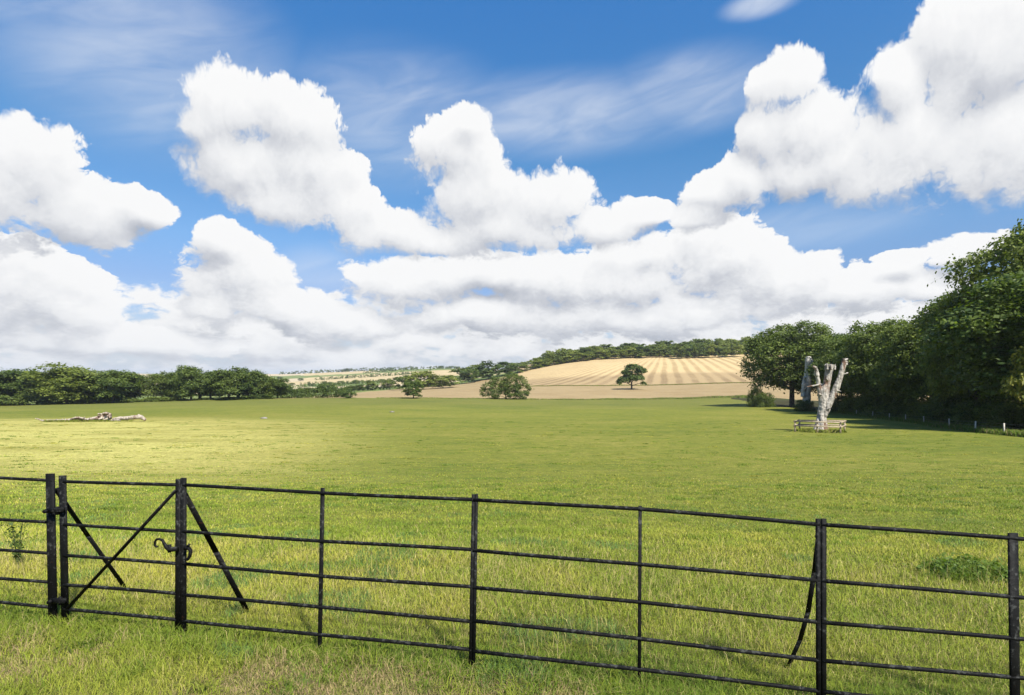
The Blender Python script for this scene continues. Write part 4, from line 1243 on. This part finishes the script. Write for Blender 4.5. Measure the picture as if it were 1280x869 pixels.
def grow():
    r = np.random.default_rng(40)
    # verge and pasture near the fence
    x, y = scatter(300000, 2.0, 7.5, r, 0.9)
    s = y - fline(x)                                    # metres beyond the fence
    patch = vnoise(x, y, 0.8, 21, 3)
    under = np.exp(-(s / 0.28) ** 2)                    # uncut strip under the rails
    beyond = np.clip((s - 0.25) / 0.5, 0, 1) * np.clip(1 - (s - 1.6) / 2.0, 0, 1)
    front = np.clip(-s / 0.25, 0, 1)
    h = 0.034 + 0.03 * patch + 0.035 * under + 0.05 * beyond * patch + 0.025 * front * patch
    h = h * r.uniform(0.5, 1.5, len(x))
    nettle = (((x - 4.50) / 0.50) ** 2 + ((y - 5.45) / 0.42) ** 2 + 2.4 * (vnoise(x, y, 3.0, 17, 3) - 0.5) < 0.9) & (r.random(len(x)) < 0.8)
    dry = 0.02 + 0.10 * beyond - 0.40 * under - 0.02 * front
    bare = np.clip((vnoise(x, y, 1.3, 55, 3) - 0.43) * 6, 0, 1) * front
    straw = 0.10 + 0.26 * beyond * np.clip(patch * 1.6 - 0.25, 0, 1) + 0.42 * bare
    c = palette(x, y, r, dry, straw)
    c *= (1 + 0.35 * np.clip(-x / y + 0.1, 0, 1) * np.clip((y - 4) / 4, 0, 1))[:, None]  # sunlight towards the left, painted into the blade colours
    bb = (r.random(len(x)) < 0.5 * bare)
    c[bb] = BROWN * r.uniform(0.8, 1.6, (bb.sum(), 1))
    c[nettle] = LUSH * r.uniform(0.5, 1.1, (nettle.sum(), 1)); h[nettle] *= 1.5
    h = np.where(bare > 0.5, h * 0.6, h)
    w = np.maximum(0.0027, y * 0.0009) * r.uniform(0.6, 1.4, len(x))
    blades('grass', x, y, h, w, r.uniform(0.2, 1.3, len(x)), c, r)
    # tall seeding stalks beyond the fence
    x, y = scatter(6000, 3.1, 6.6, r, 0.9)
    s = y - fline(x)
    ok = (s > 0.15) & (vnoise(x, y, 0.7, 61, 2) + r.normal(0, 0.15, len(x)) > 0.50) & (s < 2.6)
    x, y = x[ok], y[ok]
    c = np.where(r.random((len(x), 1)) < 0.7, STRAW * 0.8, YEL * 0.9) * r.uniform(0.6, 1.1, (len(x), 1))
    blades('grass', x, y, r.uniform(0.10, 0.26, len(x)), np.full(len(x), 0.0036), r.uniform(0.1, 0.5, len(x)), c, r)
    # coarse tussocks under the rails
    tx = r.uniform(-4.6, 3.4, 220); ty = fline(tx) + np.where(r.random(220) < 0.5, r.normal(0, 0.12, 220), -np.abs(r.normal(0.1, 0.6, 220)))
    k = 46
    x = np.repeat(tx, k) + r.normal(0, 0.045, 220 * k); y = np.repeat(ty, k) + r.normal(0, 0.045, 220 * k)
    c = np.repeat(np.where(r.random((220, 1)) < 0.6, MIDG * 0.85, LUSH * 0.95), k, axis=0) * r.uniform(0.75, 1.25, (220 * k, 1))
    blades('grass', x, y, np.repeat(r.uniform(0.05, 0.130, 220), k) * r.uniform(0.6, 1.2, 220 * k), np.full(220 * k, 0.0058), r.uniform(0.3, 1.6, 220 * k), c, r)
    # ranker green tufts dotted over the near pasture
    K = 520
    tx, ty = scatter(K, 3.9, 17.0, r, 0.9)
    ok = ty > fline(tx) + 0.5
    tx, ty = tx[ok], ty[ok]; K = len(tx); k = 60
    rad = r.uniform(0.04, 0.14, K)
    x = np.repeat(tx, k) + r.normal(0, 1, K * k) * np.repeat(rad, k) * 1.5; y = np.repeat(ty, k) + r.normal(0, 1, K * k) * np.repeat(rad, k)
    c = np.repeat(LUSH * r.uniform(0.75, 1.2, (K, 1)) + MIDG * r.uniform(0, 0.35, (K, 1)), k, axis=0) * r.uniform(0.65, 1.1, (K * k, 1))
    blades('grass', x, y, np.repeat(r.uniform(0.05, 0.10, K), k) * r.uniform(0.6, 1.2, K * k), np.maximum(0.0045, y * 0.0009), r.uniform(0.3, 1.5, K * k), c, r)
    # tufts the animals have left, out across the field: green ones and bleached ones
    for (K, tone, ha, hb_, sd) in ((1300, LUSH * 1.15, 0.04, 0.10, 0), (700, YEL * 0.95, 0.04, 0.10, 1)):
        tx, ty = scatter(K, 9.0, 85.0, r, 0.85)
        k = 34
        rad = r.uniform(0.06, 0.26, K)
        x = np.repeat(tx, k) + r.normal(0, 1, K * k) * np.repeat(rad, k) * 1.6; y = np.repeat(ty, k) + r.normal(0, 1, K * k) * np.repeat(rad, k)
        c = np.repeat(tone * r.uniform(0.75, 1.15, (K, 1)), k, axis=0) * r.uniform(0.7, 1.15, (K * k, 1))
        blades('grass', x, y, np.repeat(r.uniform(ha, hb_, K), k) * r.uniform(0.5, 1.1, K * k), np.maximum(0.006, y * 0.0010), r.uniform(0.4, 1.6, K * k), c, r)
    # grazed sward farther out, blades standing for small tufts
    x, y = scatter(200000, 7.0, 42.0, r, 1.25)
    patch = vnoise(x, y, 0.35, 71, 3)
    h = (0.026 + 0.034 * patch) * r.uniform(0.6, 1.5, len(x)) * np.clip(1.15 - y / 60, 0.3, 1.0)
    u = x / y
    left = np.clip((-u + 0.05) / 0.8, 0, 1) * np.clip((y - 4) / 16, 0, 1)  # mask of the painted sunlit patch, brightens the blade colour
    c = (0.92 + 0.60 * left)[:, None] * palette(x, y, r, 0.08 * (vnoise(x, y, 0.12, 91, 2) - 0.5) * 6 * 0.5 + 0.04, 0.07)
    far = np.clip((y - 12) / 28, 0, 1)
    keep = r.random(len(x)) > far ** 0.7
    x, y, h, c = x[keep], y[keep], h[keep], c[keep]
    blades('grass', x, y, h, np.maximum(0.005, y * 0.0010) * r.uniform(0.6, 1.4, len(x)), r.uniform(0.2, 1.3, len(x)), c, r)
    # rank grass along the far edge of the pasture
    px = r.uniform(470, 960, 14000)
    D = edge_D(px) + r.normal(0.0, 2.2, len(px))
    keep = (px > 690) | (r.random(len(px)) < 0.45)
    px, D = px[keep], D[keep]
    x = (px - 640) / F * D
    thick = np.clip((px - 690) / 160, 0.35, 1)
    hh = r.uniform(0.4, 1.0, len(x)) * (0.35 + 0.75 * thick * vnoise(x, D, 0.12, 8, 2) * 1.5)
    c = np.where(r.random((len(x), 1)) < 0.6, LUSH * 0.95, STRAW * 0.45) * r.uniform(0.7, 1.2, (len(x), 1))
    blades('rough_grass', x, D, hh, np.full(len(x), 0.16), r.uniform(0.1, 0.8, len(x)), c, r)
    # unmown strip between the stubble and the striped hillside
    px = r.uniform(650, 965, 7000)
    D = np.interp(px, [640, 660, 800, 940, 1100], [395, 378, 372, 372, 372]) + r.normal(0, 0.8, len(px))
    c = np.where(r.random((len(px), 1)) < 0.5, MIDG * 0.7, STRAW * 0.4) * r.uniform(0.7, 1.2, (len(px), 1))
    blades('rough_grass', (px - 640) / F * D, D, r.uniform(0.3, 0.8, len(px)), np.full(len(px), 0.3), r.uniform(0.1, 0.8, len(px)), c, r)
    # rough growth at the foot of the wood and along the wire fence
    i = r.integers(0, len(wpts) - 1, 16000); t = r.random(16000)
    W_ = np.array([tuple(p) for p in wpts])
    p = W_[i] * (1 - t)[:, None] + W_[i + 1] * t[:, None]
    x = p[:, 0] + np.abs(r.normal(0, 1.4, len(t))) - 0.4; y = p[:, 1] + r.normal(0, 0.4, len(t))
    c = np.where(r.random((len(x), 1)) < 0.75, LUSH * 0.9, STRAW * 0.5) * r.uniform(0.7, 1.2, (len(x), 1))
    blades('rough_grass', x, y, r.uniform(0.15, 0.65, len(x)), np.full(len(x), 0.075), r.uniform(0.2, 1.0, len(x)), c, r)
    # tall grass round the foot of the dead trunk and the fallen tree
    for (cx, cy, sx, sy, n, hm) in ((b0.x, b0.y, 1.7, 1.6, 2500, 0.45), (lg.x - 2.0, lg.y - 0.4, 4.5, 0.35, 3500, 0.42), (lg.x + 4, lg.y - 0.4, 2.2, 0.35, 900, 0.3)):
        x = cx + r.uniform(-1, 1, n) * sx; y = cy + r.uniform(-1, 1, n) * sy
        c = np.where(r.random((n, 1)) < 0.8, MIDG * 0.8, STRAW * 0.6) * r.uniform(0.7, 1.2, (n, 1))
        blades('rough_grass', x, y, r.uniform(0.3, 1.0, n) * hm, np.full(n, 0.06), r.uniform(0.2, 1.0, n), c, r)
grow()

# ------------------------------------------------------------------ a little summer haze
bm = bmesh.new()
bmesh.ops.create_cube(bm, size=1.0)
for v in bm.verts:
    v.co = Vector((v.co.x * 19600, v.co.y * 19600, -31 if v.co.z < 0 else 96))
me = bpy.data.meshes.new('haze'); bm.to_mesh(me); bm.free()
hm = bpy.data.materials.new('summer_haze'); hm.use_nodes = True; hm.node_tree.nodes.clear()
HN = NT(hm.node_tree)
pv = HN.n('ShaderNodeVolumePrincipled')
pv.inputs['Color'].default_value = (0.86, 0.92, 1.0, 1)
pv.inputs['Density'].default_value = 0.9e-4
pv.inputs['Anisotropy'].default_value = 0.2
ho = HN.n('ShaderNodeOutputMaterial'); hm.node_tree.links.new(pv.outputs[0], ho.inputs['Volume'])
tag(mesh_obj('haze', me, hm), kind='stuff')
